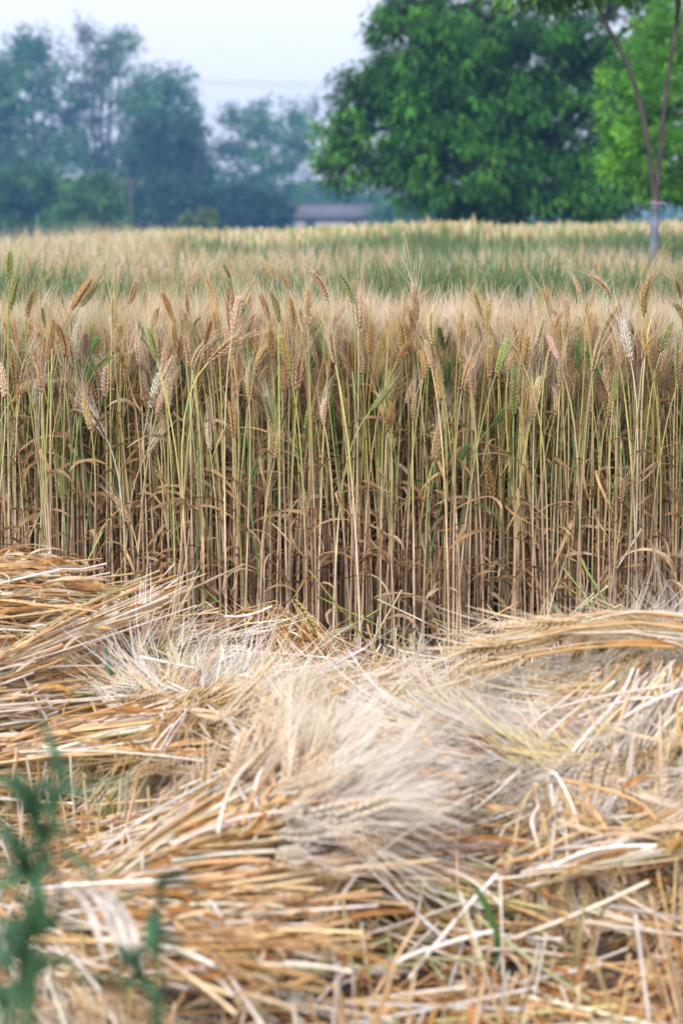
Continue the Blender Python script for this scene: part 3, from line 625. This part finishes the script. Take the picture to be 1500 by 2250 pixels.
def border(n, y0, y1, hh, label, wd, lfrac=-880):
    st = MB(); x = rng.uniform(lfrac / FPX, 900 / FPX, n); y = rng.uniform(y0, y1, n); x = x * y; k = 5; t = np.linspace(0, 1, k)
    h = rng.normal(hh, .05, n) * (1 + .06 * np.sin(x * 3.1)) + np.clip(x / y, -.1, .2) * .2
    P = np.stack([x[:, None] + rng.normal(0, .10, (n, 1)) * t ** 2, y[:, None] + rng.normal(0, .10, (n, 1)) * t ** 2, gz(x, y)[:, None] + h[:, None] * t], -1)
    c = pick([(.12, .22, .08), (.18, .28, .11), (.09, .17, .08), (.26, .30, .13)], [4, 4, 3, 2], n)
    st.ribbons(P, wd * rng.uniform(.6, 1.3, (n, 1)) * np.array([.8, 1, 1, .8, .1]), rng.normal(size=(n, 3)), c, fold=.2)
    tag(st.build('grass_border', M_WEED), label, 'grass', kind='stuff')
border(3600, 8.15, 8.75, .66, 'green grassy border along the second plot', .011)
border(5200, 16.6, 17.5, .68, 'green grassy border along the third plot', .022, -480)
# a few taller green weeds in the second plot
def grass_plant(px, ytop, Yd, label, name='wild_grass', ncol=(.10, .20, .08), nb=9):
    top = at_y(px, ytop, Yd); foot = np.array([top[0], Yd, 0.]); e = empty(name, foot, label, 'weed', 'green weeds standing in the second plot'); mb, lf = MB(), MB()
    for i in range(nb):
        f = rng.uniform(.55, 1.0) if i else 1.0; t = np.linspace(0, 1, 6); l = rng.normal(0, .07, 2)
        P = np.stack([l[0] * t ** 2 + rng.normal(0, .02), l[1] * t ** 2 + rng.normal(0, .02), top[2] * f * t], 1); mb.tubes(P, np.linspace(.004, .002, 6)[None], np.asarray(ncol) * rng.uniform(.8, 1.3), 4)
        for q in range(1, 5): dry_leaf(lf, P[q], rng.uniform(0, 6.28), rng.uniform(.08, .2), np.asarray(ncol) * rng.uniform(.7, 1.4), .012, up=1.0, droop=1.0)
    mb.build('stems', M_WEED, e); lf.build('leaves', M_WEED, e)
for px, yt, lab in [(925, 548, 'tallest green weed in the second plot below the big tree'), (1058, 565, 'green weed in the second plot left of centre under the big tree'),
                    (130, 590, 'green weed behind the front wheat at the left'), (545, 570, 'dark weed in the second plot left of the shed'), (1180, 560, 'green weed in the second plot right of the big tree trunk'), (840, 572, 'green weed in the second plot below the shed end')]:
    grass_plant(px, yt, 8.4, lab)

# ------------------------------------------------------------------ trees
def limb_path(a, b, k=6, sag=.1):
    a, b = np.asarray(a, float), np.asarray(b, float); t = np.linspace(0, 1, k)[:, None]; L = np.linalg.norm(b - a)
    m = (a + b) / 2 + np.array([rng.normal(0, sag), rng.normal(0, sag), sag]) * L * .5
    return (1 - t) ** 2 * a + 2 * (1 - t) * t * m + t ** 2 * b
def crown_mesh(mb, lobes, n_clump, per, leaf, cols, shell=.55, droop=.5, aspect=.35, clump_r=.3, flat=1.0, per_var=.4):
    """lobes: (x,y,z,rx,ry,rz); leaves are folded blades set in rosettes"""
    L = np.array(lobes, float); v = (L[:, 3] * L[:, 5]); v = v / v.sum()
    q = rng.choice(len(L), n_clump, p=v); Lq = L[q]
    d = nrm(rng.normal(size=(n_clump, 3))); r = rng.uniform(shell, 1.0, (n_clump, 1))
    c = Lq[:, :3] + d * r * Lq[:, 3:]
    ccol = np.asarray(cols)[rng.integers(0, len(cols), n_clump)] * rng.uniform(.7, 1.3, (n_clump, 1))
    cr = clump_r * rng.uniform(.6, 1.4, n_clump)
    m = rng.poisson(per, n_clump); idx = np.repeat(np.arange(n_clump), m); N = len(idx)
    o = nrm(rng.normal(size=(N, 3))) * (rng.uniform(0, 1, (N, 1)) ** .5)
    p = c[idx] + o * cr[idx][:, None] * np.array([1, 1, .8 * flat])
    out_ = nrm(o + d[idx] * .5 + np.array([0, 0, -droop]) + rng.normal(0, .35, (N, 3)))
    ln = leaf * rng.uniform(.6, 1.3, N); t = np.array([0, .5, 1.0])
    P = p[:, None] + out_[:, None] * (ln[:, None] * t)[..., None]; P[..., 2] -= (ln[:, None] * (t ** 2)) * droop * .3
    W = (ln * aspect)[:, None] * np.array([.25, 1, .12])
    mb.ribbons(P, W, rng.normal(size=(N, 3)), (ccol[idx] * rng.uniform(.8, 1.2, (N, 1)))[:, None], fold=.18)
    return c
def tree(name, label, Yd, lobes_px, n_clump, per, leaf, cols, group=None, trunk_px=None, trunk_r=.2, bark=(.16, .13, .11), twigs=40, cat='tree', depth=1.0, **kw):
    """lobes_px: (px, py, half width px, half height px)"""
    k = Yd / FPX; lobes = []
    for (px, py, rx, rz) in lobes_px:
        c = at_y(px, py, Yd); lobes.append((c[0], Yd + rng.uniform(-.25, .25) * rx * k * depth, c[2], rx * k, rx * k * .8 * depth, rz * k))
    bx = at_y(trunk_px if trunk_px is not None else lobes_px[0][0], 480, Yd)[0]; foot = np.array([bx, Yd, float(gz(bx, Yd))])
    e = empty(name, foot, label, cat, group)
    mb = MB(); C = crown_mesh(mb, lobes, n_clump, per, leaf, cols, **kw); 
    top = np.mean([l[:3] for l in lobes], 0); fork = foot + (top - foot) * .35; fork[0] = foot[0] + (top[0] - foot[0]) * .15
    tb = MB(); P = limb_path(foot - [0, 0, .2], fork, 6, .05); tb.tubes(P, np.linspace(1.25, .8, 6)[None] * trunk_r, bark, 8); to = tb.build('trunk', M_BARK, e, loc=foot)
    lb = MB()
    for l in lobes:
        P = limb_path(fork, np.array(l[:3]), 6, .12); lb.tubes(P, np.linspace(.65, .2, 6)[None] * trunk_r, bark, 6)
    for c in C[rng.choice(len(C), min(twigs, len(C)), replace=False)]:
        l = lobes[int(np.argmin([np.linalg.norm(np.array(q[:3]) - c) for q in lobes]))]
        P = limb_path(np.array(l[:3]) + rng.normal(0, .2, 3) * l[3], c, 5, .15); lb.tubes(P, np.linspace(.2, .05, 5)[None] * trunk_r, bark, 4)
    lb.build('limbs', M_BARK, to, loc=foot)
    mb.build('crown', M_LEAF, e, loc=foot)
    return e
MANGO = [(.025, .12, .012), (.055, .22, .016), (.10, .32, .025), (.008, .04, .006), (.03, .14, .013)]
tree('mango_tree', 'huge dense dark green tree with rounded crown behind the field', 42,
     [(960, 150, 190, 170), (860, 290, 165, 130), (1130, 180, 200, 200), (1290, 250, 170, 190), (1010, 380, 190, 80), (1230, 400, 190, 75), (1080, 20, 240, 110), (900, 60, 110, 70), (1010, 450, 90, 40), (780, 340, 95, 75), (1370, 60, 170, 150), (1330, 380, 110, 90), (1120, 440, 160, 45), (1000, 240, 180, 150), (800, 200, 80, 80), (1270, 450, 110, 35)],
     1500, 46, .15, MANGO, trunk_px=1140, trunk_r=.3, bark=(.05, .04, .035), twigs=140, shell=.55, droop=.8, aspect=.30, clump_r=.30)
tree('leafy_tree', 'bright green feathery tree at the right edge behind the forked trunk', 24,
     [(1440, 200, 130, 110), (1500, 330, 170, 110), (1400, 320, 90, 70), (1470, 420, 110, 40), (1500, 80, 130, 90)],
     420, 60, .075, [(.12, .36, .03), (.18, .48, .04), (.08, .28, .03), (.22, .52, .06)], trunk_px=1560, trunk_r=.07, bark=(.10, .08, .06), twigs=80, shell=.3, droop=.3, aspect=.34, clump_r=.16)
G1 = 'hazy trees beyond the field'
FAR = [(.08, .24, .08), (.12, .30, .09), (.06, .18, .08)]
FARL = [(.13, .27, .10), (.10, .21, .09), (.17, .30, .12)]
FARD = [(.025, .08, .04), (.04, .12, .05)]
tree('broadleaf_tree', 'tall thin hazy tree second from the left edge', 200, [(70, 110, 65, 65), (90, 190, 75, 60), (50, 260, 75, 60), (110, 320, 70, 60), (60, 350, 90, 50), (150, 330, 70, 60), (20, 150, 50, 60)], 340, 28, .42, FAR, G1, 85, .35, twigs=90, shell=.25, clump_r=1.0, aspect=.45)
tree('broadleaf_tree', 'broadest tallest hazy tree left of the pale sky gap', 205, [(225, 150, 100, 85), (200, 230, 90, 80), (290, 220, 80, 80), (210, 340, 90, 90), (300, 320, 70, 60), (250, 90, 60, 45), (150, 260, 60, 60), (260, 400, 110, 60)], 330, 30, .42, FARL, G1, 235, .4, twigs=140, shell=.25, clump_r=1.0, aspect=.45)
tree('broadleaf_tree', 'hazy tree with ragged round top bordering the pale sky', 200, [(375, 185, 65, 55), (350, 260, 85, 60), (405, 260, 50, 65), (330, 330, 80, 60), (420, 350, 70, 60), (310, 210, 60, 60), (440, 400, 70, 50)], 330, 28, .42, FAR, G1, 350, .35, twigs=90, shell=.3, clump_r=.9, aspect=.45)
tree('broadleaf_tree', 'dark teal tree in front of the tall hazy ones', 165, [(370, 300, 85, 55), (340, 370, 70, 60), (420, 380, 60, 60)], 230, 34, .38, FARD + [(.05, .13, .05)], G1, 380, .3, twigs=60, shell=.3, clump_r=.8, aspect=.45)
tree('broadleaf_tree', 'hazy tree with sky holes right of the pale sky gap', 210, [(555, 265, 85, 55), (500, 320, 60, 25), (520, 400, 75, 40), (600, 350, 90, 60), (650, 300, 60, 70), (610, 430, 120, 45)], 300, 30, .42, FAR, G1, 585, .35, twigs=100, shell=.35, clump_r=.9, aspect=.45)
tree('bare_tree', 'thin nearly bare tree beside the big dark crown', 215, [(690, 240, 35, 60), (650, 260, 45, 60)], 60, 7, .35, FAR, G1, 675, .22, (.14, .13, .13), twigs=60, shell=.3, clump_r=.9, aspect=.4)
tree('bare_tree', 'bare twiggy treetop poking above the tallest hazy tree', 215, [(185, 70, 45, 60)], 60, 3, .3, FAR, G1, 190, .25, (.14, .13, .13), twigs=60, shell=.3, clump_r=.8, aspect=.4)
tree('broadleaf_tree', 'dark tree cut by the left edge', 180, [(-10, 200, 55, 60), (-20, 300, 70, 70), (10, 370, 50, 50)], 150, 34, .4, FARD + FAR, G1, -20, .3, twigs=30, shell=.4, clump_r=.8, aspect=.45)
G2 = 'bushes along the far field edge'
tree('bush', 'large green bush at the left edge of the far field', 120, [(60, 430, 100, 75), (-10, 450, 70, 60), (130, 450, 70, 60), (60, 490, 110, 45)], 420, 40, .26, FARD + FAR + [(.05, .15, .05)], G2, 60, .12, twigs=30, cat='bush', shell=.5, clump_r=.5, aspect=.42)
tree('bush', 'lighter green bush right of the large one at left', 112, [(205, 450, 70, 70), (170, 490, 80, 40), (240, 485, 50, 45)], 300, 40, .24, [(.08, .22, .06), (.12, .28, .07), (.05, .14, .05)], G2, 200, .1, twigs=30, cat='bush', shell=.5, clump_r=.5, aspect=.42)
tree('bush', 'dark thicket between the utility pole and the sky gap', 150, [(350, 440, 80, 50), (420, 450, 70, 60), (320, 470, 60, 50), (380, 480, 110, 40)], 360, 40, .32, FARD, G2, 370, .12, twigs=30, cat='bush', shell=.5, clump_r=.6, aspect=.42)
tree('bush', 'dark rounded thicket just left of the shed', 150, [(530, 450, 85, 42), (590, 465, 60, 40), (470, 465, 50, 40)], 330, 40, .3, FARD, G2, 540, .12, twigs=30, cat='bush', shell=.5, clump_r=.6, aspect=.42)
tree('bush', 'bluish bushes behind the shed roof', 230, [(720, 440, 80, 40), (800, 445, 80, 35), (660, 440, 50, 45)], 200, 40, .45, FAR, G2, 740, .12, twigs=20, cat='bush', shell=.4, clump_r=.8, aspect=.42)
tree('bush', 'green bushes right of the shed under the big tree', 170, [(905, 465, 60, 35), (970, 460, 60, 35), (860, 470, 40, 28)], 200, 40, .35, FAR + FARL, G2, 910, .12, twigs=20, cat='bush', shell=.4, clump_r=.6, aspect=.42)
tree('bush', 'yellow green shrub at the far field edge left of the shed', 100, [(455, 478, 22, 24), (415, 490, 18, 18)], 60, 36, .2, [(.15, .22, .06), (.11, .19, .06)], G2, 445, .05, twigs=10, cat='bush', shell=.3, clump_r=.3, aspect=.42)
mb = MB()   # far wood
lob = [(x, 330 + rng.uniform(-15, 15), float(gz(0, 330)) + 3.0, 11, 6, rng.uniform(3.0, 5.5)) for x in np.arange(-90, 110, 7.5)]
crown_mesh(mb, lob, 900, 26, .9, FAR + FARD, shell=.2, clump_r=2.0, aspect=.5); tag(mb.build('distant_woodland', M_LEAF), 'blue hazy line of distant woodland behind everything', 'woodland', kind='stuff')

# young forked tree, whitewashed foot
Yt = 11.0; foot = at_y(1431, 700, Yt); foot[2] = 0
e = empty('young_tree', foot, 'young tree with forked stem and whitewashed lower trunk', 'tree')
def px_path(pts, Yd): return np.array([at_y(x, y, Yd) for x, y in pts])
def smooth(P, k=18):
    P = np.asarray(P); s = np.linspace(0, len(P) - 1, k); i = np.clip(s.astype(int), 0, len(P) - 2); f = (s - i)[:, None]
    Pm = P[np.maximum(i - 1, 0)]; P0 = P[i]; P1 = P[i + 1]; P2 = P[np.minimum(i + 2, len(P) - 1)]
    return .5 * ((2 * P0) + (-Pm + P1) * f + (2 * Pm - 5 * P0 + 4 * P1 - P2) * f ** 2 + (-Pm + 3 * P0 - 3 * P1 + P2) * f ** 3)
P = smooth(np.vstack([foot - [0, 0, .05], px_path([(1432, 640), (1434, 560), (1437, 500), (1438, 440)], Yt)]), 20)
mb = MB(); mb.tubes(P, np.linspace(.028, .020, 20)[None] * (1 + .08 * rng.normal(size=20)), jit((.17, .19, .24), 20, .25)[None], 12); tr = mb.build('trunk', M_BARK, e, loc=foot)
mb = MB(); mb.tubes(smooth(px_path([(1438, 447), (1436, 425), (1426, 340), (1408, 240), (1378, 145), (1338, 65), (1308, 0), (1285, -90), (1270, -200)], Yt), 30), np.linspace(.016, .009, 30)[None] * (1 + .07 * rng.normal(size=30)), jit((.10, .085, .085), 30, .2)[None], 9); mb.build('limb', M_BARK, e, loc=foot)
mb = MB(); mb.tubes(smooth(px_path([(1440, 447), (1442, 425), (1450, 330), (1462, 200), (1478, 100), (1492, 0), (1510, -100), (1515, -220)], Yt), 30), np.linspace(.015, .009, 30)[None] * (1 + .07 * rng.normal(size=30)), jit((.10, .085, .085), 30, .2)[None], 9); mb.build('limb', M_BARK, e, loc=foot)
mb = MB(); c = at_y(1438, 447, Yt); a = np.linspace(0, 6.28, 9); mb.tubes(c + np.stack([.026 * np.cos(a), .026 * np.sin(a), .006 * np.sin(a * 2)], 1), .005, (.42, .27, .27), 6)
mb.ribbons(c + np.array([[.02, -.02, 0], [.04, -.03, .005], [.06, -.03, -.01], [.065, -.03, -.03]]), .010, np.array([0, 1., .4]), (.55, .46, .46)); mb.build('cloth_tie', M_PAINT, e, loc=foot)
mb = MB(); k = Yt / FPX
lobes = []
for px, py, rx, rz in [(1280, -120, 190, 125), (1500, -150, 170, 120), (1180, -60, 90, 62)]:
    c = at_y(px, py, Yt); lobes.append((c[0], Yt, c[2], rx * k, rx * k, rz * k))
crown_mesh(mb, lobes, 260, 40, .07, [(.08, .2, .04), (.12, .27, .05)], shell=.2, clump_r=.11, aspect=.35); mb.build('crown', M_LEAF, e, loc=foot)

# ------------------------------------------------------------------ shed, pole, wires
Ys = 172.0; a = at_y(638, 470, Ys); b = at_y(856, 470, Ys); z0 = float(gz(0, Ys)); zr = at_y(0, 451, Ys)[2]; ze = at_y(0, 476, Ys)[2]
cx = (a[0] + b[0]) / 2; hw = (b[0] - a[0]) / 2
e = empty('shed', (cx, Ys, z0), 'long low shed with grey tiled roof at the far field edge', 'shed')
mb = MB(); mb.box((-hw + .4, -1.6, 0), (hw - .3, 1.6, ze - z0), (.42, .42, .42)); wl = mb.build('wall', M_PAINT, e, smooth=False)
mb = MB()
for x in (-hw + 1.3, 0.6, hw - 1.6): mb.box((x, -1.64, .9), (x + .8, -1.597, ze - z0 - .35), (.06, .06, .07))
mb.build('window_openings', M_PAINT, wl, smooth=False)
mb = MB(); zt = zr - z0; zb = ze - z0 - .05
for sgn in (-1, 1):
    ny = 9
    for i in range(ny):   # overlapping courses of tiles
        f0, f1 = i / ny, (i + 1.12) / ny; y0, y1 = -sgn * 2.1 * (1 - f0), -sgn * 2.1 * (1 - min(f1, 1)); za, zc = zb + (zt - zb) * f0 + .05, zb + (zt - zb) * min(f1, 1) + .02
        V = np.array([[-hw, y0, za], [hw, y0, za], [hw, y1, zc], [-hw, y1, zc], [-hw, y0, za - .06], [hw, y0, za - .06], [hw, y1, zc - .06], [-hw, y1, zc - .06]])
        F = np.array([[0, 1, 2, 3], [4, 7, 6, 5], [0, 4, 5, 1], [2, 6, 7, 3], [0, 3, 7, 4], [1, 5, 6, 2]]); mb.raw(V, F, np.broadcast_to(np.array([.15, .145, .165]) * rng.uniform(.85, 1.2), (8, 3)))
ro = mb.build('roof', M_PAINT, e, smooth=False)
mb = MB(); mb.tubes(np.array([[-hw - .1, 0, zt + .05], [0, 0, zt + .05], [hw + .1, 0, zt + .05]]), .1, (.13, .1, .1), 6); mb.build('ridge', M_PAINT, ro)
mb = MB()
for x in (-hw + .4, hw - .35):
    mb.raw(np.array([[x, -1.6, ze - z0], [x, 1.6, ze - z0], [x, 0.05, zt - .1], [x, -.05, zt - .1]]), np.array([[0, 1, 2, 3]]), np.full((4, 3), .36))
mb.build('gable', M_PAINT, wl, smooth=False)

def pole(px, ytop, Yd, label, arms=True, r=.10):
    p = at_y(px, ytop, Yd); z0 = float(gz(0, Yd)); e = empty('utility_pole', (p[0], Yd, z0), label, 'utility pole', 'utility poles beyond the field')
    h = p[2] - z0; mb = MB(); mb.tubes(np.array([[0, 0, -.2], [0, 0, h / 2], [0, 0, h]]), np.array([1.2, 1.0, .8]) * r, (.14, .10, .10), 8); mb.build('post', M_BARK, e)
    mb = MB(); mb.box((-.7, -.16, h - .42), (.7, -.08, h - .32), (.15, .12, .11)); ca = mb.build('crossarm', M_BARK, e, smooth=False)
    for x in (-.6, .6):
        mb = MB(); mb.tubes(np.array([[x, -.12, h - .32], [x, -.12, h - .24], [x, -.12, h - .17]]), np.array([.04, .06, .03]), (.4, .42, .42), 8); mb.build('insulator', M_PAINT, ca)
    return np.array([p[0], Yd, p[2]])
p1 = pole(288, 392, 128, 'thin dark utility pole before the dark thicket')
p2 = pole(262, 160, 225, 'tall utility pole hidden among the hazy trees'); p3 = pole(1080, 160, 225, 'tall utility pole hidden behind the big dark crown')
for dx, nm in ((-.6, 'upper'), (.6, 'lower')):
    t = np.linspace(0, 1, 24)[:, None]; s = np.array([dx, -.12, -.17]); P = (p2 + s) * (1 - t) + (p3 + s) * t; P[:, 2] -= .9 * (1 - (2 * t[:, 0] - 1) ** 2) + (.5 if dx > 0 else 0) * np.sin(t[:, 0] * math.pi)
    mb = MB(); mb.tubes(P, .018, (.05, .05, .06), 4); tag(mb.build('power_line', M_PAINT), f'{nm} of two thin wires crossing the pale sky', 'wire', 'wires across the sky')

# ------------------------------------------------------------------ foreground weeds and grass blades
def weed(label, Yd, stems, lf=.035, col=(.06, .15, .065), n_leaf=16, wd=.012):
    p0 = at_y(*stems[0][0], Yd); foot = np.array([p0[0], Yd, 0.0]); e = empty('weed', foot, label, 'weed', 'green weeds in the near foreground')
    st = MB(); lv = MB()
    for pts in stems:
        P = px_path(pts, Yd); base = np.array([foot[0] + rng.normal(0, .01), Yd + rng.normal(0, .01), 0]); P = smooth(np.vstack([base, P]), 14)
        st.tubes(P, np.linspace(.0025, .001, 14)[None], np.asarray(col) * 1.2, 5)
        for i in range(n_leaf):
            f = rng.uniform(.62, 1.0); q = P[min(13, int(f * 13))]; az = rng.uniform(0, 6.28)
            dry_leaf(lv, q, az, lf * rng.uniform(.6, 1.4), np.asarray(col) * rng.uniform(.8, 1.4), wd * rng.uniform(.6, 1.2), up=rng.uniform(.1, .9), droop=.6, twist=.3)
    st.build('stems', M_WEED, e); s = lv.build('leaves', M_WEED, e, loc=foot)
    for ch in e.children:
        if ch.name.startswith('stems'):
            for v in ch.data.vertices: v.co -= Vector(foot)
weed('leafy dark green weed blurred in front of the left heap', 1.3, [[(60, 2200), (90, 1950), (110, 1800), (150, 1680)], [(60, 2200), (70, 2000), (60, 1900), (10, 1800)], [(70, 2200), (130, 1980), (95, 1850), (60, 1740)], [(40, 2250), (60, 2080), (120, 2040)]], lf=.048, n_leaf=14, wd=.011)
weed('thin green weed left of the big golden sheaf', 1.35, [[(350, 2250), (345, 2050), (348, 1920)], [(340, 2250), (300, 2150), (290, 2110)]], n_leaf=14, lf=.035, wd=.009)
weed('low green weed in the bottom left corner', 1.35, [[(20, 2260), (60, 2160), (50, 2080)], [(0, 2260), (30, 2200), (20, 2120)]], n_leaf=12, lf=.03)
def blade(label, pts, Yd, w0, col):
    P = smooth(px_path(pts, Yd), 14); foot = np.array([P[0][0], Yd, 0]); P = smooth(np.vstack([foot, P[::3], P[-1:]]), 16)
    mb = MB(); W = w0 * np.array([.5, .7, .9, 1, 1, 1, 1, 1, .98, .95, .9, .8, .65, .5, .3, .05]); mb.ribbons(P - foot, W[None], np.array([1., .5, .1]), col, fold=.15)
    o = mb.build('grass_blade', M_WEED); o.location = tuple(foot); tag(o, label, 'grass blade', 'green grass blades in the near foreground')
blade('long green blade arching up at lower right', [(1078, 2300), (1085, 2180), (1092, 2060), (1060, 1975), (1040, 1950)], 2.25, .010, (.07, .16, .04))
blade('short wide green blade beside the long one at lower right', [(1105, 2320), (1108, 2230), (1104, 2150), (1100, 2110)], 2.25, .016, (.05, .15, .06))
blade('green blade fallen over the left heap edge', [(270, 1600), (262, 1540), (245, 1480), (232, 1420)], 3.3, .010, (.10, .22, .13))
blade('yellow green stem standing at the bottom centre', [(860, 2320), (862, 2200), (858, 2100), (852, 2040)], 2.25, .006, (.40, .42, .16))

c = at_z(175, 1985, .12); f = np.array([c[0], c[1], H(c[0], c[1])]); P = smooth(np.array([at_z(150, 2000, .18), at_z(200, 1972, .21), at_z(240, 2010, .205), at_z(265, 2070, .19), at_z(285, 2140, .16)]) - f, 14)
e = empty('leaf_sheath', f, 'whitish folded leaf sheath bent over at lower left', 'leaf sheath')
for q in range(7):
    mb = MB(); o_ = np.array([rng.normal(0, .012), rng.normal(0, .006), rng.normal(0, .004)]); mb.ribbons(P + o_, rng.uniform(.005, .011) * np.clip(1.1 - np.linspace(0, 1, 14) ** 4, 0.1, 1)[None], np.array([1., .3, rng.normal(0, .4)]), np.array((.80, .73, .62)) * rng.uniform(.85, 1.05), fold=.2); mb.build('sheath_strip', M_DRY, e)
# loose straws that can be told apart
LZ = [((0, 420), (1250, 1500), .20, 'beside the left heap'), ((420, 760), (1380, 1500), .12, 'on the rusty mound'), ((760, 1500), (1400, 1520), .02, 'by the standing stems'),
      ((450, 1000), (1850, 2150), .10, 'below the central mound'), ((950, 1500), (1850, 2100), .06, 'around the dark hollow at right'), ((150, 1400), (2100, 2240), .03, 'along the bottom edge'), ((750, 1450), (1560, 1800), .17, 'on the pale bank')]
lb2 = defaultdict(list)
for (xa, xb), (ya, yb), zz, where in LZ:
    for i in range(19):
        px, py = rng.uniform(xa, xb), rng.uniform(ya, yb); c = at_z(px, py, zz); hgt = float(H(c[0], c[1]))
        ln = rng.uniform(.09, .26); az = rng.normal(.1, .5) + (math.pi / 2 if rng.random() < .2 else 0); ev = rng.normal(.05, .25)
        D = np.array([math.cos(az) * math.cos(ev), math.sin(az) * math.cos(ev), math.sin(ev)]); t = np.linspace(-.5, .5, 5)[:, None]
        ctr = np.array([c[0], c[1], hgt + .026 + abs(D[2]) * ln * .5]); cols = [('pale', (.80, .70, .55)), ('golden', (.66, .44, .2)), ('whitish', (.82, .78, .72)), ('greenish', (.5, .5, .26))]
        nm, cc = cols[rng.choice(4, p=[.4, .25, .25, .1])]
        P = D * ln * t + np.array([0, 0, 1]) * rng.normal(0, .004) * (1 - 4 * t ** 2)
        mb = MB(); mb.tubes(P, rng.uniform(.0018, .0026), cc, 7); o = mb.build('loose_straw', M_STRAW); o.location = tuple(ctr)
        sl = 'rising right' if D[2] * math.copysign(1, D[0]) > .1 else 'falling right' if D[2] * math.copysign(1, D[0]) < -.1 else 'lying flat'
        if abs(D[0]) < .5: sl = 'pointing away'
        lb2[(nm, sl, where)].append((to_px(ctr)[0], o))
for (nm, sl, where), L in lb2.items():
    L.sort(key=lambda q: q[0])
    for i, (x, o) in enumerate(L):
        lab = f'{nm} straw {sl} {where}'
        tag(o, lab if len(L) == 1 else f'{lab}, {ORD[i]} of {len(L)} from left', 'straw', 'loose straws on top of the heaps')

# ------------------------------------------------------------------ haze
hb = MB(); hb.box((-260, -20, -3.2), (260, 420, 26), (1, 1, 1)); hz = hb.build('haze', M_PAINT, smooth=False)
hm = bpy.data.materials.new('haze'); hm.use_nodes = True; t = hm.node_tree; t.nodes.clear(); o = t.nodes.new('ShaderNodeOutputMaterial'); v = t.nodes.new('ShaderNodeVolumePrincipled')
v.inputs['Color'].default_value = (.22, .50, 1.0, 1); v.inputs['Density'].default_value = .0013; v.inputs['Anisotropy'].default_value = .2
t.links.new(v.outputs[0], o.inputs['Volume']); hz.data.materials.clear(); hz.data.materials.append(hm)
tag(hz, 'thin blue haze over the fields', 'haze', kind='stuff')
